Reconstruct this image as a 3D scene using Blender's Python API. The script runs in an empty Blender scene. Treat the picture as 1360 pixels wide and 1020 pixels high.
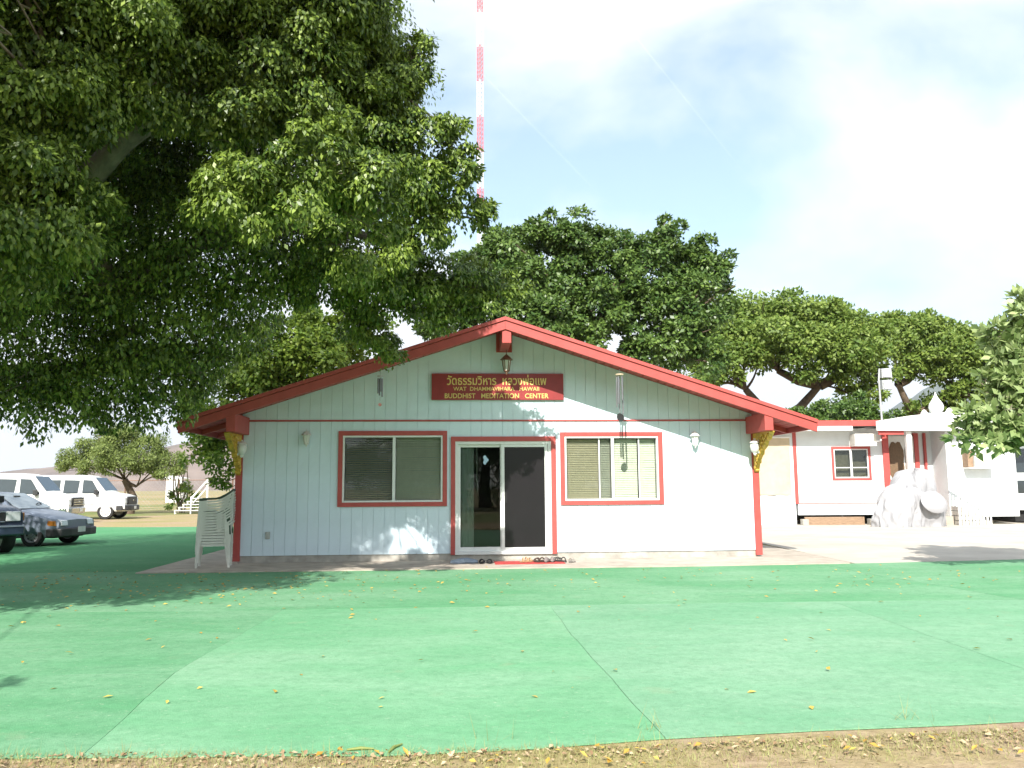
import bpy, bmesh, math, random
import numpy as np
from mathutils import Vector, Matrix
random.seed(7)
S = bpy.context.scene
C = S.collection
# ---------------------------------------------------------------- camera
cam = bpy.data.cameras.new('camera'); camo = bpy.data.objects.new('camera', cam); C.objects.link(camo)
cam.sensor_width = 36; cam.lens = 1100 / 1360 * 36; cam.clip_end = 30000; cam.clip_start = .05
camo.matrix_world = Matrix.Translation((0, 0, 1.36)) @ Matrix.Rotation(math.radians(97.15), 4, 'X') @ Matrix.Rotation(math.radians(-.4), 4, 'Z')
S.camera = camo
# ---------------------------------------------------------------- sky, sun, exposure
HA = math.radians(3.986)                                   # the temple's front is turned by this much
sd = Matrix.Rotation(HA, 3, 'Z') @ Vector((.25, 1, -.80)); sd.normalize()   # direction the sunlight travels
elev = math.asin(-sd.z); azim = math.atan2(-sd.x, -sd.y)
W = bpy.data.worlds.new('World'); S.world = W; W.use_nodes = True
nt = W.node_tree; nt.nodes.clear()
def N(tree, typ, **kw):
    n = tree.nodes.new(typ)
    for k, v in kw.items():
        if k in n.inputs: n.inputs[k].default_value = v
        else: setattr(n, k, v)
    return n
sky = N(nt, 'ShaderNodeTexSky', sky_type='NISHITA', sun_disc=False, sun_elevation=elev, sun_rotation=azim, air_density=1.0, dust_density=1.2, ozone_density=1.0)
tc = N(nt, 'ShaderNodeTexCoord'); mp = N(nt, 'ShaderNodeMapping'); mp.inputs['Scale'].default_value = (1.0, 1.0, 1.9)
mp.inputs['Location'].default_value = (9.0, 5.0, 3.1)
n1 = N(nt, 'ShaderNodeTexNoise', Scale=2.1, Detail=7.0, Roughness=.52, Distortion=.25)
ramp = N(nt, 'ShaderNodeValToRGB'); ramp.color_ramp.elements[0].position = .40; ramp.color_ramp.elements[1].position = .60; ramp.color_ramp.elements[0].color = (.20, .20, .20, 1)
sep = N(nt, 'ShaderNodeSeparateXYZ')
hz = N(nt, 'ShaderNodeMapRange'); hz.inputs['From Min'].default_value = .45; hz.inputs['From Max'].default_value = .05
addm = N(nt, 'ShaderNodeMath', operation='MULTIPLY_ADD'); addm.inputs[1].default_value = .16
mix = N(nt, 'ShaderNodeMixRGB'); bg = N(nt, 'ShaderNodeBackground'); out = N(nt, 'ShaderNodeOutputWorld')
mix.inputs['Color2'].default_value = (7.2, 7.5, 7.8, 1)
L = nt.links.new
L(tc.outputs['Generated'], mp.inputs['Vector']); L(mp.outputs['Vector'], n1.inputs['Vector'])
L(tc.outputs['Generated'], sep.inputs[0]); L(sep.outputs['Z'], hz.inputs['Value'])
L(hz.outputs[0], addm.inputs[0]); L(n1.outputs['Fac'], addm.inputs[2])
L(addm.outputs[0], ramp.inputs['Fac']); L(ramp.outputs['Color'], mix.inputs['Fac'])
tint = N(nt, 'ShaderNodeMixRGB', blend_type='MULTIPLY'); tint.inputs['Fac'].default_value = 1; tint.inputs['Color2'].default_value = (1.45, 1.62, 1.5, 1)   # moist, milky clear air
L(sky.outputs[0], tint.inputs['Color1']); L(tint.outputs[0], mix.inputs['Color1']); L(mix.outputs[0], bg.inputs['Color']); L(bg.outputs[0], out.inputs['Surface'])
bg.inputs['Strength'].default_value = .084
sl = bpy.data.lights.new('sun', 'SUN'); sl.energy = 4.4; sl.angle = math.radians(.53); sl.color = (1, .955, .88)
so = bpy.data.objects.new('sun', sl); C.objects.link(so); so.rotation_euler = sd.to_track_quat('-Z', 'Y').to_euler(); so.location = (-6, -30, 40)
S.view_settings.view_transform = 'Standard'; S.view_settings.look = 'None'; S.view_settings.gamma = 1; S.view_settings.exposure = 1.08
S.cycles.max_bounces = 7; S.cycles.transparent_max_bounces = 12; S.cycles.use_denoising = True
S.cycles.caustics_reflective = False; S.cycles.caustics_refractive = False
# ---------------------------------------------------------------- helpers
def tag(o, label=None, cat=None, group=None, kind=None):
    if label: o['label'] = label
    if cat: o['category'] = cat
    if group: o['group'] = group
    if kind: o['kind'] = kind
    return o
def thing(name, label, cat, loc=(0, 0, 0), rz=0, group=None):
    o = bpy.data.objects.new(name, None); C.objects.link(o); o.empty_display_size = .2
    o.location = loc; o.rotation_euler = (0, 0, rz)
    return tag(o, label, cat, group)
def link(name, me, parent=None, loc=(0, 0, 0), rot=(0, 0, 0)):
    o = bpy.data.objects.new(name, me); C.objects.link(o); o.parent = parent; o.location = loc; o.rotation_euler = rot
    return o
def dup(o, parent=None):
    c = o.copy(); C.objects.link(c); c.parent = parent
    for ch in o.children: dup(ch, c)
    return c
class MB:
    def __init__(s): s.v = []; s.f = []
    def add(s, vs, fs):
        b = len(s.v); s.v += [tuple(p) for p in vs]; s.f += [tuple(b + i for i in f) for f in fs]; return s
    def box(s, x0, x1, y0, y1, z0, z1, m=None):
        vs = [Vector((x, y, z)) for z in (z0, z1) for y in (y0, y1) for x in (x0, x1)]
        if m: vs = [m @ p for p in vs]
        return s.add(vs, [(0, 2, 3, 1), (4, 5, 7, 6), (0, 1, 5, 4), (2, 6, 7, 3), (0, 4, 6, 2), (1, 3, 7, 5)])
    def prism(s, poly, vec, m=None):                       # poly: 3D points, vec: extrusion
        n = len(poly); a = [Vector(p) for p in poly]; b = [p + Vector(vec) for p in a]
        vs = a + b
        if m: vs = [m @ p for p in vs]
        return s.add(vs, [tuple(range(n))[::-1], tuple(range(n, 2 * n))] + [(i, (i + 1) % n, n + (i + 1) % n, n + i) for i in range(n)])
    def tube(s, pts, rad, n=8, cap=True):
        pts = [Vector(p) for p in pts]; rad = rad if hasattr(rad, '__len__') else [rad] * len(pts)
        b = len(s.v); prev = None
        for i, p in enumerate(pts):
            t = (pts[min(i + 1, len(pts) - 1)] - pts[max(i - 1, 0)]).normalized()
            u = t.orthogonal().normalized() if prev is None else (prev - t * prev.dot(t)).normalized()
            prev = u; w = t.cross(u)
            for k in range(n):
                a = 2 * math.pi * k / n; s.v.append(tuple(p + (u * math.cos(a) + w * math.sin(a)) * rad[i]))
        for i in range(len(pts) - 1):
            for k in range(n):
                q = (k + 1) % n; s.f.append((b + i * n + k, b + i * n + q, b + (i + 1) * n + q, b + (i + 1) * n + k))
        if cap:
            s.f.append(tuple(b + k for k in range(n))[::-1]); e = b + (len(pts) - 1) * n; s.f.append(tuple(e + k for k in range(n)))
        return s
    def lathe(s, prof, c=(0, 0, 0), n=16, m=None):          # prof: (r, z)
        b = len(s.v)
        for r, z in prof:
            for k in range(n):
                a = 2 * math.pi * k / n; p = Vector((c[0] + r * math.cos(a), c[1] + r * math.sin(a), c[2] + z)); s.v.append(tuple(m @ p if m else p))
        for i in range(len(prof) - 1):
            for k in range(n):
                q = (k + 1) % n; s.f.append((b + i * n + k, b + i * n + q, b + (i + 1) * n + q, b + (i + 1) * n + k))
        s.f.append(tuple(b + k for k in range(n))[::-1]); e = b + (len(prof) - 1) * n; s.f.append(tuple(e + k for k in range(n)))
        return s
    def mesh(s, name, mat, smooth=None):
        me = bpy.data.meshes.new(name); me.from_pydata(s.v, [], s.f); me.update()
        if mat: me.materials.append(mat)
        bm = bmesh.new(); bm.from_mesh(me); bmesh.ops.recalc_face_normals(bm, faces=bm.faces); bm.to_mesh(me); bm.free()
        if smooth: me.shade_smooth(); me.set_sharp_from_angle(angle=math.radians(smooth))
        return me
    def build(s, name, mat, parent=None, smooth=None, loc=(0, 0, 0), rot=(0, 0, 0), bevel=0):
        o = link(name, s.mesh(name, mat, smooth), parent, loc, rot)
        if bevel:
            md = o.modifiers.new('bevel', 'BEVEL'); md.width = bevel; md.segments = 2; md.limit_method = 'ANGLE'; md.angle_limit = math.radians(40)
        return o
_box = {}
def piece(name, dx, dy, dz, mat, parent, loc, rot=(0, 0, 0)):  # box piece with its origin at the min corner; alike pieces share their mesh
    k = (name, round(dx, 4), round(dy, 4), round(dz, 4), mat.name)
    if k not in _box: _box[k] = MB().box(0, dx, 0, dy, 0, dz).mesh(name, mat)
    return link(name, _box[k], parent, loc, rot)
# ---------------------------------------------------------------- materials
def mat(name, col, rough=.6, var=.12, scale=6, bump=0, bscale=60, metal=0, spec=.5, col2=None, stretch=(1, 1, 1), detail=5, grime=0):
    m = bpy.data.materials.new(name); m.use_nodes = True; t = m.node_tree; b = t.nodes['Principled BSDF']
    b.inputs['Roughness'].default_value = rough; b.inputs['Metallic'].default_value = metal; b.inputs['Specular IOR Level'].default_value = spec
    tcn = N(t, 'ShaderNodeTexCoord'); mpn = N(t, 'ShaderNodeMapping'); mpn.inputs['Scale'].default_value = stretch
    t.links.new(tcn.outputs['Object'], mpn.inputs['Vector'])
    nz = N(t, 'ShaderNodeTexNoise', Scale=scale, Detail=float(detail), Roughness=.6); t.links.new(mpn.outputs[0], nz.inputs['Vector'])
    mr = N(t, 'ShaderNodeMapRange'); mr.inputs['From Min'].default_value = .3; mr.inputs['From Max'].default_value = .7
    t.links.new(nz.outputs['Fac'], mr.inputs['Value'])
    mx = N(t, 'ShaderNodeMixRGB')
    c1 = [c * (1 - var) for c in col]; c2 = col2 or [min(1, c * (1 + var)) for c in col]
    mx.inputs['Color1'].default_value = (*c1, 1); mx.inputs['Color2'].default_value = (*c2, 1)
    t.links.new(mr.outputs[0], mx.inputs['Fac']); last = mx.outputs[0]
    if grime:
        ng = N(t, 'ShaderNodeTexNoise', Scale=1.3, Detail=8.0, Roughness=.7); t.links.new(tcn.outputs['Object'], ng.inputs['Vector'])
        rg = N(t, 'ShaderNodeMapRange'); rg.inputs['From Min'].default_value = .5; rg.inputs['From Max'].default_value = .75; rg.inputs['To Max'].default_value = grime
        t.links.new(ng.outputs['Fac'], rg.inputs['Value'])
        mg = N(t, 'ShaderNodeMixRGB'); mg.inputs['Color2'].default_value = (col[0] * .5, col[1] * .45, col[2] * .4, 1)
        t.links.new(rg.outputs[0], mg.inputs['Fac']); t.links.new(last, mg.inputs['Color1']); last = mg.outputs[0]
    t.links.new(last, b.inputs['Base Color'])
    if bump:
        nb = N(t, 'ShaderNodeTexNoise', Scale=bscale, Detail=4.0); t.links.new(mpn.outputs[0], nb.inputs['Vector'])
        bp = N(t, 'ShaderNodeBump', Strength=bump, Distance=.02); t.links.new(nb.outputs['Fac'], bp.inputs['Height']); t.links.new(bp.outputs[0], b.inputs['Normal'])
    return m
def glass(name, tint=(.85, .9, .88), refl=1.5, rough=.0):
    m = bpy.data.materials.new(name); m.use_nodes = True; t = m.node_tree; t.nodes.clear()
    o = N(t, 'ShaderNodeOutputMaterial'); mx = N(t, 'ShaderNodeMixShader'); fr = N(t, 'ShaderNodeFresnel', IOR=refl)
    tr = N(t, 'ShaderNodeBsdfTransparent'); gl = N(t, 'ShaderNodeBsdfGlossy', Roughness=rough)
    tr.inputs['Color'].default_value = (*tint, 1)
    t.links.new(fr.outputs[0], mx.inputs[0]); t.links.new(tr.outputs[0], mx.inputs[1]); t.links.new(gl.outputs[0], mx.inputs[2]); t.links.new(mx.outputs[0], o.inputs[0])
    return m
def leafmat(name, col, tip, gloss=.45, trans=.3):
    m = bpy.data.materials.new(name); m.use_nodes = True; t = m.node_tree; b = t.nodes['Principled BSDF']; o = t.nodes['Material Output']
    at = N(t, 'ShaderNodeAttribute', attribute_name='rnd'); mx = N(t, 'ShaderNodeMixRGB')
    mx.inputs['Color1'].default_value = (*col, 1); mx.inputs['Color2'].default_value = (*tip, 1)
    t.links.new(at.outputs['Fac'], mx.inputs['Fac']); t.links.new(mx.outputs[0], b.inputs['Base Color'])
    b.inputs['Roughness'].default_value = gloss; b.inputs['Specular IOR Level'].default_value = .5
    ts = N(t, 'ShaderNodeBsdfTranslucent'); t.links.new(mx.outputs[0], ts.inputs['Color'])
    ms = N(t, 'ShaderNodeMixShader'); ms.inputs[0].default_value = trans
    t.links.new(b.outputs[0], ms.inputs[1]); t.links.new(ts.outputs[0], ms.inputs[2]); t.links.new(ms.outputs[0], o.inputs[0])
    return m
M = {}
M['siding'] = mat('siding_paint', (.67, .79, .87), .55, .05, 2.5, .08, 40, grime=.12)
M['red'] = mat('red_paint', (.45, .075, .066), .5, .10, 5, .1, 50, grime=.25)
M['concrete'] = mat('concrete', (.42, .37, .31), .9, .2, 3, .25, 60, grime=.5)
M['pave'] = mat('pavement_concrete', (.47, .43, .37), .92, .16, .6, .2, 40, grime=.35)
M['found'] = mat('foundation_concrete', (.40, .38, .34), .9, .25, 5, .3, 50, grime=.6)
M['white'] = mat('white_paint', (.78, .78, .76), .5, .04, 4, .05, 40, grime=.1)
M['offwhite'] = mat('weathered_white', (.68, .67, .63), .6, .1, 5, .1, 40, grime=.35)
M['alu'] = mat('white_aluminium', (.74, .75, .74), .35, .04, 8)
M['dark'] = mat('dark_interior', (.05, .05, .05), .8, .2)
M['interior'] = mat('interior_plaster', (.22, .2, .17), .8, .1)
M['blind'] = mat('blind_vinyl', (.76, .73, .62), .5, .06, 9)
M['curtain'] = mat('curtain_cloth', (.72, .76, .72), .8, .05, 5, .2, 30)
M['gold'] = mat('gold_paint', (.62, .40, .05), .45, .35, 18, .9, 45, spec=.6)
M['letter'] = mat('gold_lettering', (.78, .58, .18), .45, .15, 20)
M['sign'] = mat('sign_maroon', (.30, .030, .030), .45, .12, 6, .05, 40, grime=.3)
M['bronze'] = mat('weathered_bronze', (.22, .13, .09), .55, .35, 14, .2, 60, metal=.4)
M['frost'] = mat('frosted_glass', (.70, .70, .66), .2, .05, 6)
M['plastic'] = mat('chair_plastic', (.66, .66, .60), .45, .08, 6, grime=.3)
M['gplastic'] = mat('dark_green_plastic', (.03, .06, .035), .45, .1, 6)
M['rubber'] = mat('black_rubber', (.02, .02, .02), .8, .2, 10)
M['steel'] = mat('steel_tube', (.32, .32, .33), .35, .1, 10, metal=.8)
M['galv'] = mat('galvanised_metal', (.45, .46, .46), .45, .12, 10, metal=.6)
M['tan'] = mat('tan_canvas', (.56, .45, .31), .85, .08, 4, .15, 30, grime=.2)
M['wood'] = mat('weathered_timber', (.30, .20, .13), .85, .25, 6, .3, 40, stretch=(1, 6, 6))
M['bark'] = mat('grey_bark', (.20, .165, .125), .9, .35, 5, .7, 25, grime=.3)
M['bark2'] = mat('brown_bark', (.12, .085, .06), .9, .35, 5, .6, 20)
M['tarp'] = mat('white_tarpaulin', (.33, .33, .345), .55, .06, 4, .1, 20, grime=.15)
M['glass'] = glass('window_glass', (.80, .86, .82), 1.55)
M['doorglass'] = glass('door_glass', (.5, .56, .52), 1.6)
M['carglass'] = mat('car_glass', (.03, .04, .045), .06, .1, 3, spec=.9)
M['screen'] = mat('insect_screen', (.012, .010, .012), .30, .1, 3, spec=.45)
# ================================================================ ground, carpet, concrete
def groundmat():
    m = bpy.data.materials.new('dry_ground'); m.use_nodes = True; t = m.node_tree; b = t.nodes['Principled BSDF']; b.inputs['Roughness'].default_value = .95; b.inputs['Specular IOR Level'].default_value = .1
    tcn = N(t, 'ShaderNodeTexCoord')
    def noise(sc, det=6.0):
        n = N(t, 'ShaderNodeTexNoise', Scale=sc, Detail=det, Roughness=.65); t.links.new(tcn.outputs['Object'], n.inputs['Vector']); return n
    def mixc(f, a, b_, lo, hi):
        r = N(t, 'ShaderNodeMapRange'); r.inputs['From Min'].default_value = lo; r.inputs['From Max'].default_value = hi; t.links.new(f, r.inputs['Value'])
        x = N(t, 'ShaderNodeMixRGB'); t.links.new(r.outputs[0], x.inputs['Fac'])
        for k, c in (('Color1', a), ('Color2', b_)):
            if isinstance(c, tuple): x.inputs[k].default_value = (*c, 1)
            else: t.links.new(c, x.inputs[k])
        return x.outputs[0]
    soil = mixc(noise(9).outputs['Fac'], (.28, .19, .135), (.44, .33, .24), .35, .65)
    grass = mixc(noise(14).outputs['Fac'], (.24, .20, .09), (.40, .33, .17), .35, .65)
    both = mixc(noise(.35, 5.0).outputs['Fac'], soil, grass, .38, .55)
    green = mixc(noise(.05, 4.0).outputs['Fac'], both, (.17, .20, .07), .50, .62)
    t.links.new(green, b.inputs['Base Color'])
    nb = noise(30); bp = N(t, 'ShaderNodeBump', Strength=.6, Distance=.03); t.links.new(nb.outputs['Fac'], bp.inputs['Height']); t.links.new(bp.outputs[0], b.inputs['Normal'])
    return m
g = MB(); R_ = 9000
rad = [0, 3, 8, 20, 50, 120, 400, 1500, R_]
n = 48; g.v.append((0, 0, 0))
for r in rad[1:]:
    for k in range(n): g.v.append((r * math.cos(2 * math.pi * k / n), r * math.sin(2 * math.pi * k / n), 0))
for k in range(n): g.f.append((0, 1 + k, 1 + (k + 1) % n))
for i in range(len(rad) - 2):
    for k in range(n):
        a, b = 1 + i * n, 1 + (i + 1) * n; g.f.append((a + k, b + k, b + (k + 1) % n, a + (k + 1) % n))
tag(g.build('ground', groundmat()), kind='structure')
def carpetmat(name, base, worn, seed, amount):
    m = bpy.data.materials.new(name); m.use_nodes = True; t = m.node_tree; b = t.nodes['Principled BSDF']; b.inputs['Roughness'].default_value = .95; b.inputs['Specular IOR Level'].default_value = .15
    tcn = N(t, 'ShaderNodeTexCoord')
    def noise(sc, stretch, det=5.0, loc=0.):
        mpn = N(t, 'ShaderNodeMapping'); mpn.inputs['Scale'].default_value = stretch; mpn.inputs['Location'].default_value = (seed + loc, seed * 1.7, 0)
        n = N(t, 'ShaderNodeTexNoise', Scale=sc, Detail=det, Roughness=.6); t.links.new(tcn.outputs['Object'], mpn.inputs['Vector']); t.links.new(mpn.outputs[0], n.inputs['Vector']); return n.outputs['Fac']
    def ramp(f, lo, hi, to):
        r = N(t, 'ShaderNodeMapRange'); r.inputs['From Min'].default_value = lo; r.inputs['From Max'].default_value = hi; r.inputs['To Max'].default_value = to; t.links.new(f, r.inputs['Value']); return r.outputs[0]
    def mixc(f, a, c):
        x = N(t, 'ShaderNodeMixRGB'); t.links.new(f, x.inputs['Fac'])
        if isinstance(a, tuple): x.inputs['Color1'].default_value = (*a, 1)
        else: t.links.new(a, x.inputs['Color1'])
        x.inputs['Color2'].default_value = (*c, 1); return x.outputs[0]
    c = mixc(ramp(noise(.7, (.6, 1.2, 1)), .36, .74, amount * .75), base, worn)        # faded areas
    c = mixc(ramp(noise(.5, (1, 1, 1), 6.0, 5.), .5, .75, .25), c, tuple(x * .75 for x in base))
    c = mixc(ramp(noise(9, (1, 1, 1), 6.0, 7.), .45, .70, .40), c, tuple(x * .72 for x in base))    # mottled pile
    c = mixc(ramp(noise(38, (1, 1, 1), 4.0, 4.), .5, .72, .45), c, tuple(x * .66 for x in base))
    c = mixc(ramp(noise(150, (1, 1, 1), 2.0), .5, .8, .5), c, tuple(x * .6 for x in base))
    c = mixc(ramp(noise(30, (1, 1, 1), 3.0, 2.), .63, .78, .45), c, (.45, .52, .38))        # dust specks
    c = mixc(ramp(noise(2.2, (1, 1, 1), 7.0, 9.), .62, .8, .4), c, (.33, .33, .22))        # trodden dirt
    t.links.new(c, b.inputs['Base Color'])
    bp = N(t, 'ShaderNodeBump', Strength=.5, Distance=.012); t.links.new(noise(120, (1, 1, 1), 3.0), bp.inputs['Height'])
    b2 = N(t, 'ShaderNodeBump', Strength=.30, Distance=.10); t.links.new(noise(1.3, (.8, 1.2, 1), 4.0, 3.), b2.inputs['Height']); t.links.new(bp.outputs[0], b2.inputs['Normal']); t.links.new(b2.outputs[0], b.inputs['Normal'])
    return m
def sheet(name, outline, z, m, parent=None, jit=.012, thick=.008, seed=0):
    rr = random.Random(seed); pts = []
    for (a, b) in zip(outline, outline[1:] + outline[:1]):
        d = math.hypot(b[0] - a[0], b[1] - a[1]); k = max(1, int(d / .35))
        for i in range(k):
            t = i / k; x, y = a[0] + (b[0] - a[0]) * t, a[1] + (b[1] - a[1]) * t
            pts.append((x + jit * math.sin(5.1 * y + 2.3 * x), y + jit * (math.sin(4.3 * x + 1.1) + .6 * math.sin(11 * x + 3 * y)), z))
    return MB().prism(pts, (0, 0, thick)).build(name, m, parent)
carpet = thing('carpet', None, None); del_ = None
tag(carpet, kind='structure')
G1, G2, WN = (.115, .315, .155), (.11, .31, .152), (.36, .50, .37); G3 = (.16, .355, .205)
cs = [([(-16, 4.2), (-2.215, 4.44), (-2.53, 6.36), (-16, 6.45)], G2, .75), ([(-16, 6.452), (-2.533, 6.362), (-2.60, 9.565), (-16, 9.305)], G2, .6),
      ([(-2.212, 4.44), (-.71, 4.44), (.1, 4.52), (.809, 4.70), (.532, 7.86), (.423, 9.803), (-2.598, 9.565), (-2.532, 6.40)], (.145, .36, .19), .65),
      ([(.814, 4.70), (1.75, 4.82), (2.93, 4.97), (3.6, 5.1), (3.753, 6.33), (3.732, 9.977), (.425, 9.803), (.537, 7.86)], G3, .7),
      ([(3.605, 5.1), (9, 5.8), (14, 6.4), (14, 9.7), (6, 9.98), (3.736, 9.978), (3.759, 6.33)], G3, .6),
      ([(-16, 9.308), (-2.6, 9.568), (.42, 9.808), (3.73, 9.982), (5.992, 9.988), (5.46, 13.1), (5.3, 14.62), (2.53, 14.30), (-1.03, 14.16), (-6.2, 14.14), (-16, 14.0)], G1, .6),
      ([(6.003, 9.99), (14, 9.71), (14, 15.9), (9.16, 15.26), (5.9, 14.72), (5.31, 14.63), (5.472, 13.1)], G1, .7),
      ([(-34, 14.0), (-16, 14.008), (-6.25, 14.15), (-6.45, 17), (-7.2, 26), (-7.6, 31.4), (-13, 31.0), (-17, 31.6), (-34, 31)], (.08, .27, .12), .2)]
for i, (ol, base, am) in enumerate(cs):
    sheet('carpet_strip', ol, .004, carpetmat('green_outdoor_carpet_%d' % i, base, WN, i * 3.1, am), carpet, seed=i, jit=.006)
bmp = Matrix.Translation((-.184, 15.755, 0)) @ Matrix.Rotation(HA, 4, 'Z')
def loc2(x, y): p = bmp @ Vector((x, y, 0)); return (p.x, p.y)
tag(sheet('patio_slab', [loc2(-6.1, -1.55), loc2(-2, -1.58), loc2(2.8, -1.55), loc2(5.95, -1.5), loc2(6.1, .4), loc2(6.1, 10), loc2(-6.1, 10)], -.02, M['concrete'], jit=.006, thick=.05), kind='structure')
tag(sheet('driveway', [(5.95, 14.72), (9.16, 15.27), (16, 16.0), (45, 18), (45, 30.5), (6.2, 30.8), (5.9, 20)], -.015, M['pave'], jit=.01, thick=.03), kind='structure')
# ================================================================ the temple hall
HZ = .03
house = thing('temple_hall', 'pale blue gabled hall with red trim, sliding door and two windows', 'building', (-.184, 15.755, HZ), HA)
HW, DEP, SL, AP = 4.885, 9.0, .328, 4.41               # half width, depth, roof slope, apex height
def roofz(x): return AP - SL * abs(x)
ops = [(-3.0, -1.135, 1.08, 2.325), (-.90, .92, .10, 2.21), (1.18, 2.99, 1.08, 2.30)]   # clear openings: window, door, window
MB().box(-HW + .01, HW - .01, .03, DEP, -.02, .14).build('foundation', M['found'], house)
w = MB(); y0, y1 = .022, .14
xs = sorted({-HW + .02, HW - .02, *[a for o in ops for a in o[:2]]})
for a, b in zip(xs[:-1], xs[1:]):
    o = [q for q in ops if q[0] <= a + 1e-6 and q[1] >= b - 1e-6]
    if o:
        if o[0][2] > .15: w.box(a, b, y0, y1, .14, o[0][2])
        w.box(a, b, y0, y1, o[0][3], 2.6)
    else: w.box(a, b, y0, y1, .14, 2.6)
hw = HW - .02
w.prism([(-hw, y0, 2.6), (hw, y0, 2.6), (hw, y0, roofz(hw) - .086), (0, y0, AP - .086), (-hw, y0, roofz(hw) - .086)], (0, .118, 0))
w.box(-hw, -hw + .12, .14, DEP - .12, .14, 2.6).box(hw - .12, hw, .14, DEP - .12, .14, 2.6)
w.prism([(-hw, DEP - .12, .14), (hw, DEP - .12, .14), (hw, DEP - .12, roofz(hw) - .086), (0, DEP - .12, AP - .086), (-hw, DEP - .12, roofz(hw) - .086)], (0, .12, 0))
wall = w.build('wall', M['siding'], house)
# siding boards with open grooves
bw = 2 * 4.83 / 48
for i in range(48):
    a = -4.83 + i * bw; b = a + bw - .0045 - random.uniform(-.001, .0015)
    segs = [(a, b, .125, 2.588)]
    for q in [(-3.075, -1.06, 1.005, 2.405), (-.978, 1.005, 0, 2.295), (1.10, 3.07, 1.005, 2.375)]:
        ns = []
        for (s, e, lo, hi) in segs:
            s2, e2 = max(s, q[0]), min(e, q[1])
            if e2 - s2 <= .002 or hi <= q[2] or lo >= q[3]: ns.append((s, e, lo, hi)); continue
            if s2 - s > .01: ns.append((s, s2, lo, hi))
            if e - e2 > .01: ns.append((e2, e, lo, hi))
            if q[2] > lo: ns.append((s2, e2, lo, q[2]))
            if q[3] < hi: ns.append((s2, e2, q[3], hi))
        segs = ns
    for (s, e, lo, hi) in segs:
        piece('siding_board', e - s, .016, hi - lo, M['siding'], wall, (s, .004 + random.uniform(0, .002), lo))
    za, zb = roofz(a) - .088, roofz(b) - .088                # gable boards
    pl = [(a, 0, 2.622), (b, 0, 2.622), (b, 0, zb), (a, 0, za)]
    if a < 0 < b: pl = [(a, 0, 2.622), (b, 0, 2.622), (b, 0, zb), (0, 0, AP - .088), (a, 0, za)]
    MB().prism(pl, (0, .016, 0)).build('siding_board', M['siding'], wall, loc=(0, .003 + random.uniform(0, .002), 0))
for sx in (-1, 1):                                         # side walls get their boards too
    for i in range(44):
        x = -HW - .004 if sx < 0 else HW - .016
        piece('siding_board', .02, bw - .009, 2.44, M['siding'], wall, (x, .12 + i * .2012, .13))
MB().box(-4.83, 4.83, -.014, .03, 2.59, 2.62).build('belt_trim', M['red'], house)
for sx in (-1, 1):
    a, b = sorted((sx * 4.832, sx * 4.955))
    MB().box(a, b, -.022, .1, .03, 2.62).build('corner_trim', M['red'], house, bevel=.004)
# roof
th = math.atan(SL); ln = 5.72 / math.cos(th)
roof = MB()
for sx in (-1, 1):
    roof.prism([(0, -1.0, AP - .055), (sx * 5.70, -1.0, roofz(5.70) - .055), (sx * 5.70, -1.0, roofz(5.70) - .012), (0, -1.0, AP - .012)], (0, DEP + 1.5, 0))
rfo = roof.build('roof', mat('roof_felt', (.20, .06, .05), .9, .25, 8, .4, 80), house)
for sx in (-1, 1):
    n = 38; step = 5.66 / n
    for i in range(n):                                     # soffit planks run along the eave
        x = .02 + i * step
        z = roofz(x + step / 2) - .078
        o = piece('soffit_board', step / math.cos(th) - .012, DEP + 1.3, .016, M['red'], rfo, (0, 0, 0))
        o.rotation_euler = (0, sx * th, 0) if sx > 0 else (0, -th, 0)
        o.location = (x, -.93, roofz(x) - .08) if sx > 0 else (-x - step + .012, -.93, roofz(x + step) - .08)
    # barge boards: a narrow upper fillet standing proud of a deep lower board
    for nm, ya, t0, t1 in (('barge_fillet', -1.055, .0, .066), ('barge_board', -1.03, .074, .232)):
        e = 5.715 if nm == 'barge_fillet' else 5.70
        MB().prism([(0, ya, AP - t0), (sx * e, ya, roofz(e) - t0), (sx * e, ya, roofz(e) - t1), (0, ya, AP - t1)], (0, .06 if nm == 'barge_board' else .085, 0)).build(nm, M['red'], rfo, bevel=.004)
    a, b = sorted((sx * 5.702, sx * 5.74))
    MB().box(a, b, -.96, DEP + .5, roofz(5.7) - .17, roofz(5.7) - .005).build('eave_fascia', M['red'], rfo)
    for k in range(9):                                     # rafters under the eave
        y = .35 + k * 1.05
        MB().prism([(sx * 4.9, y, roofz(4.9) - .082), (sx * 5.69, y, roofz(5.69) - .082), (sx * 5.69, y, roofz(5.69) - .17), (sx * 4.9, y, roofz(4.9) - .2)], (0, .06, 0)).build('rafter', M['red'], rfo)
rb = MB().box(-.057, .107, -1.0, .0, 3.93, AP - .12).build('ridge_beam', M['red'], house, bevel=.006)
MB().box(-.118, .186, -.03, .0, 3.92, AP - .10).build('beam_plate', M['red'], house)
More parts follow.
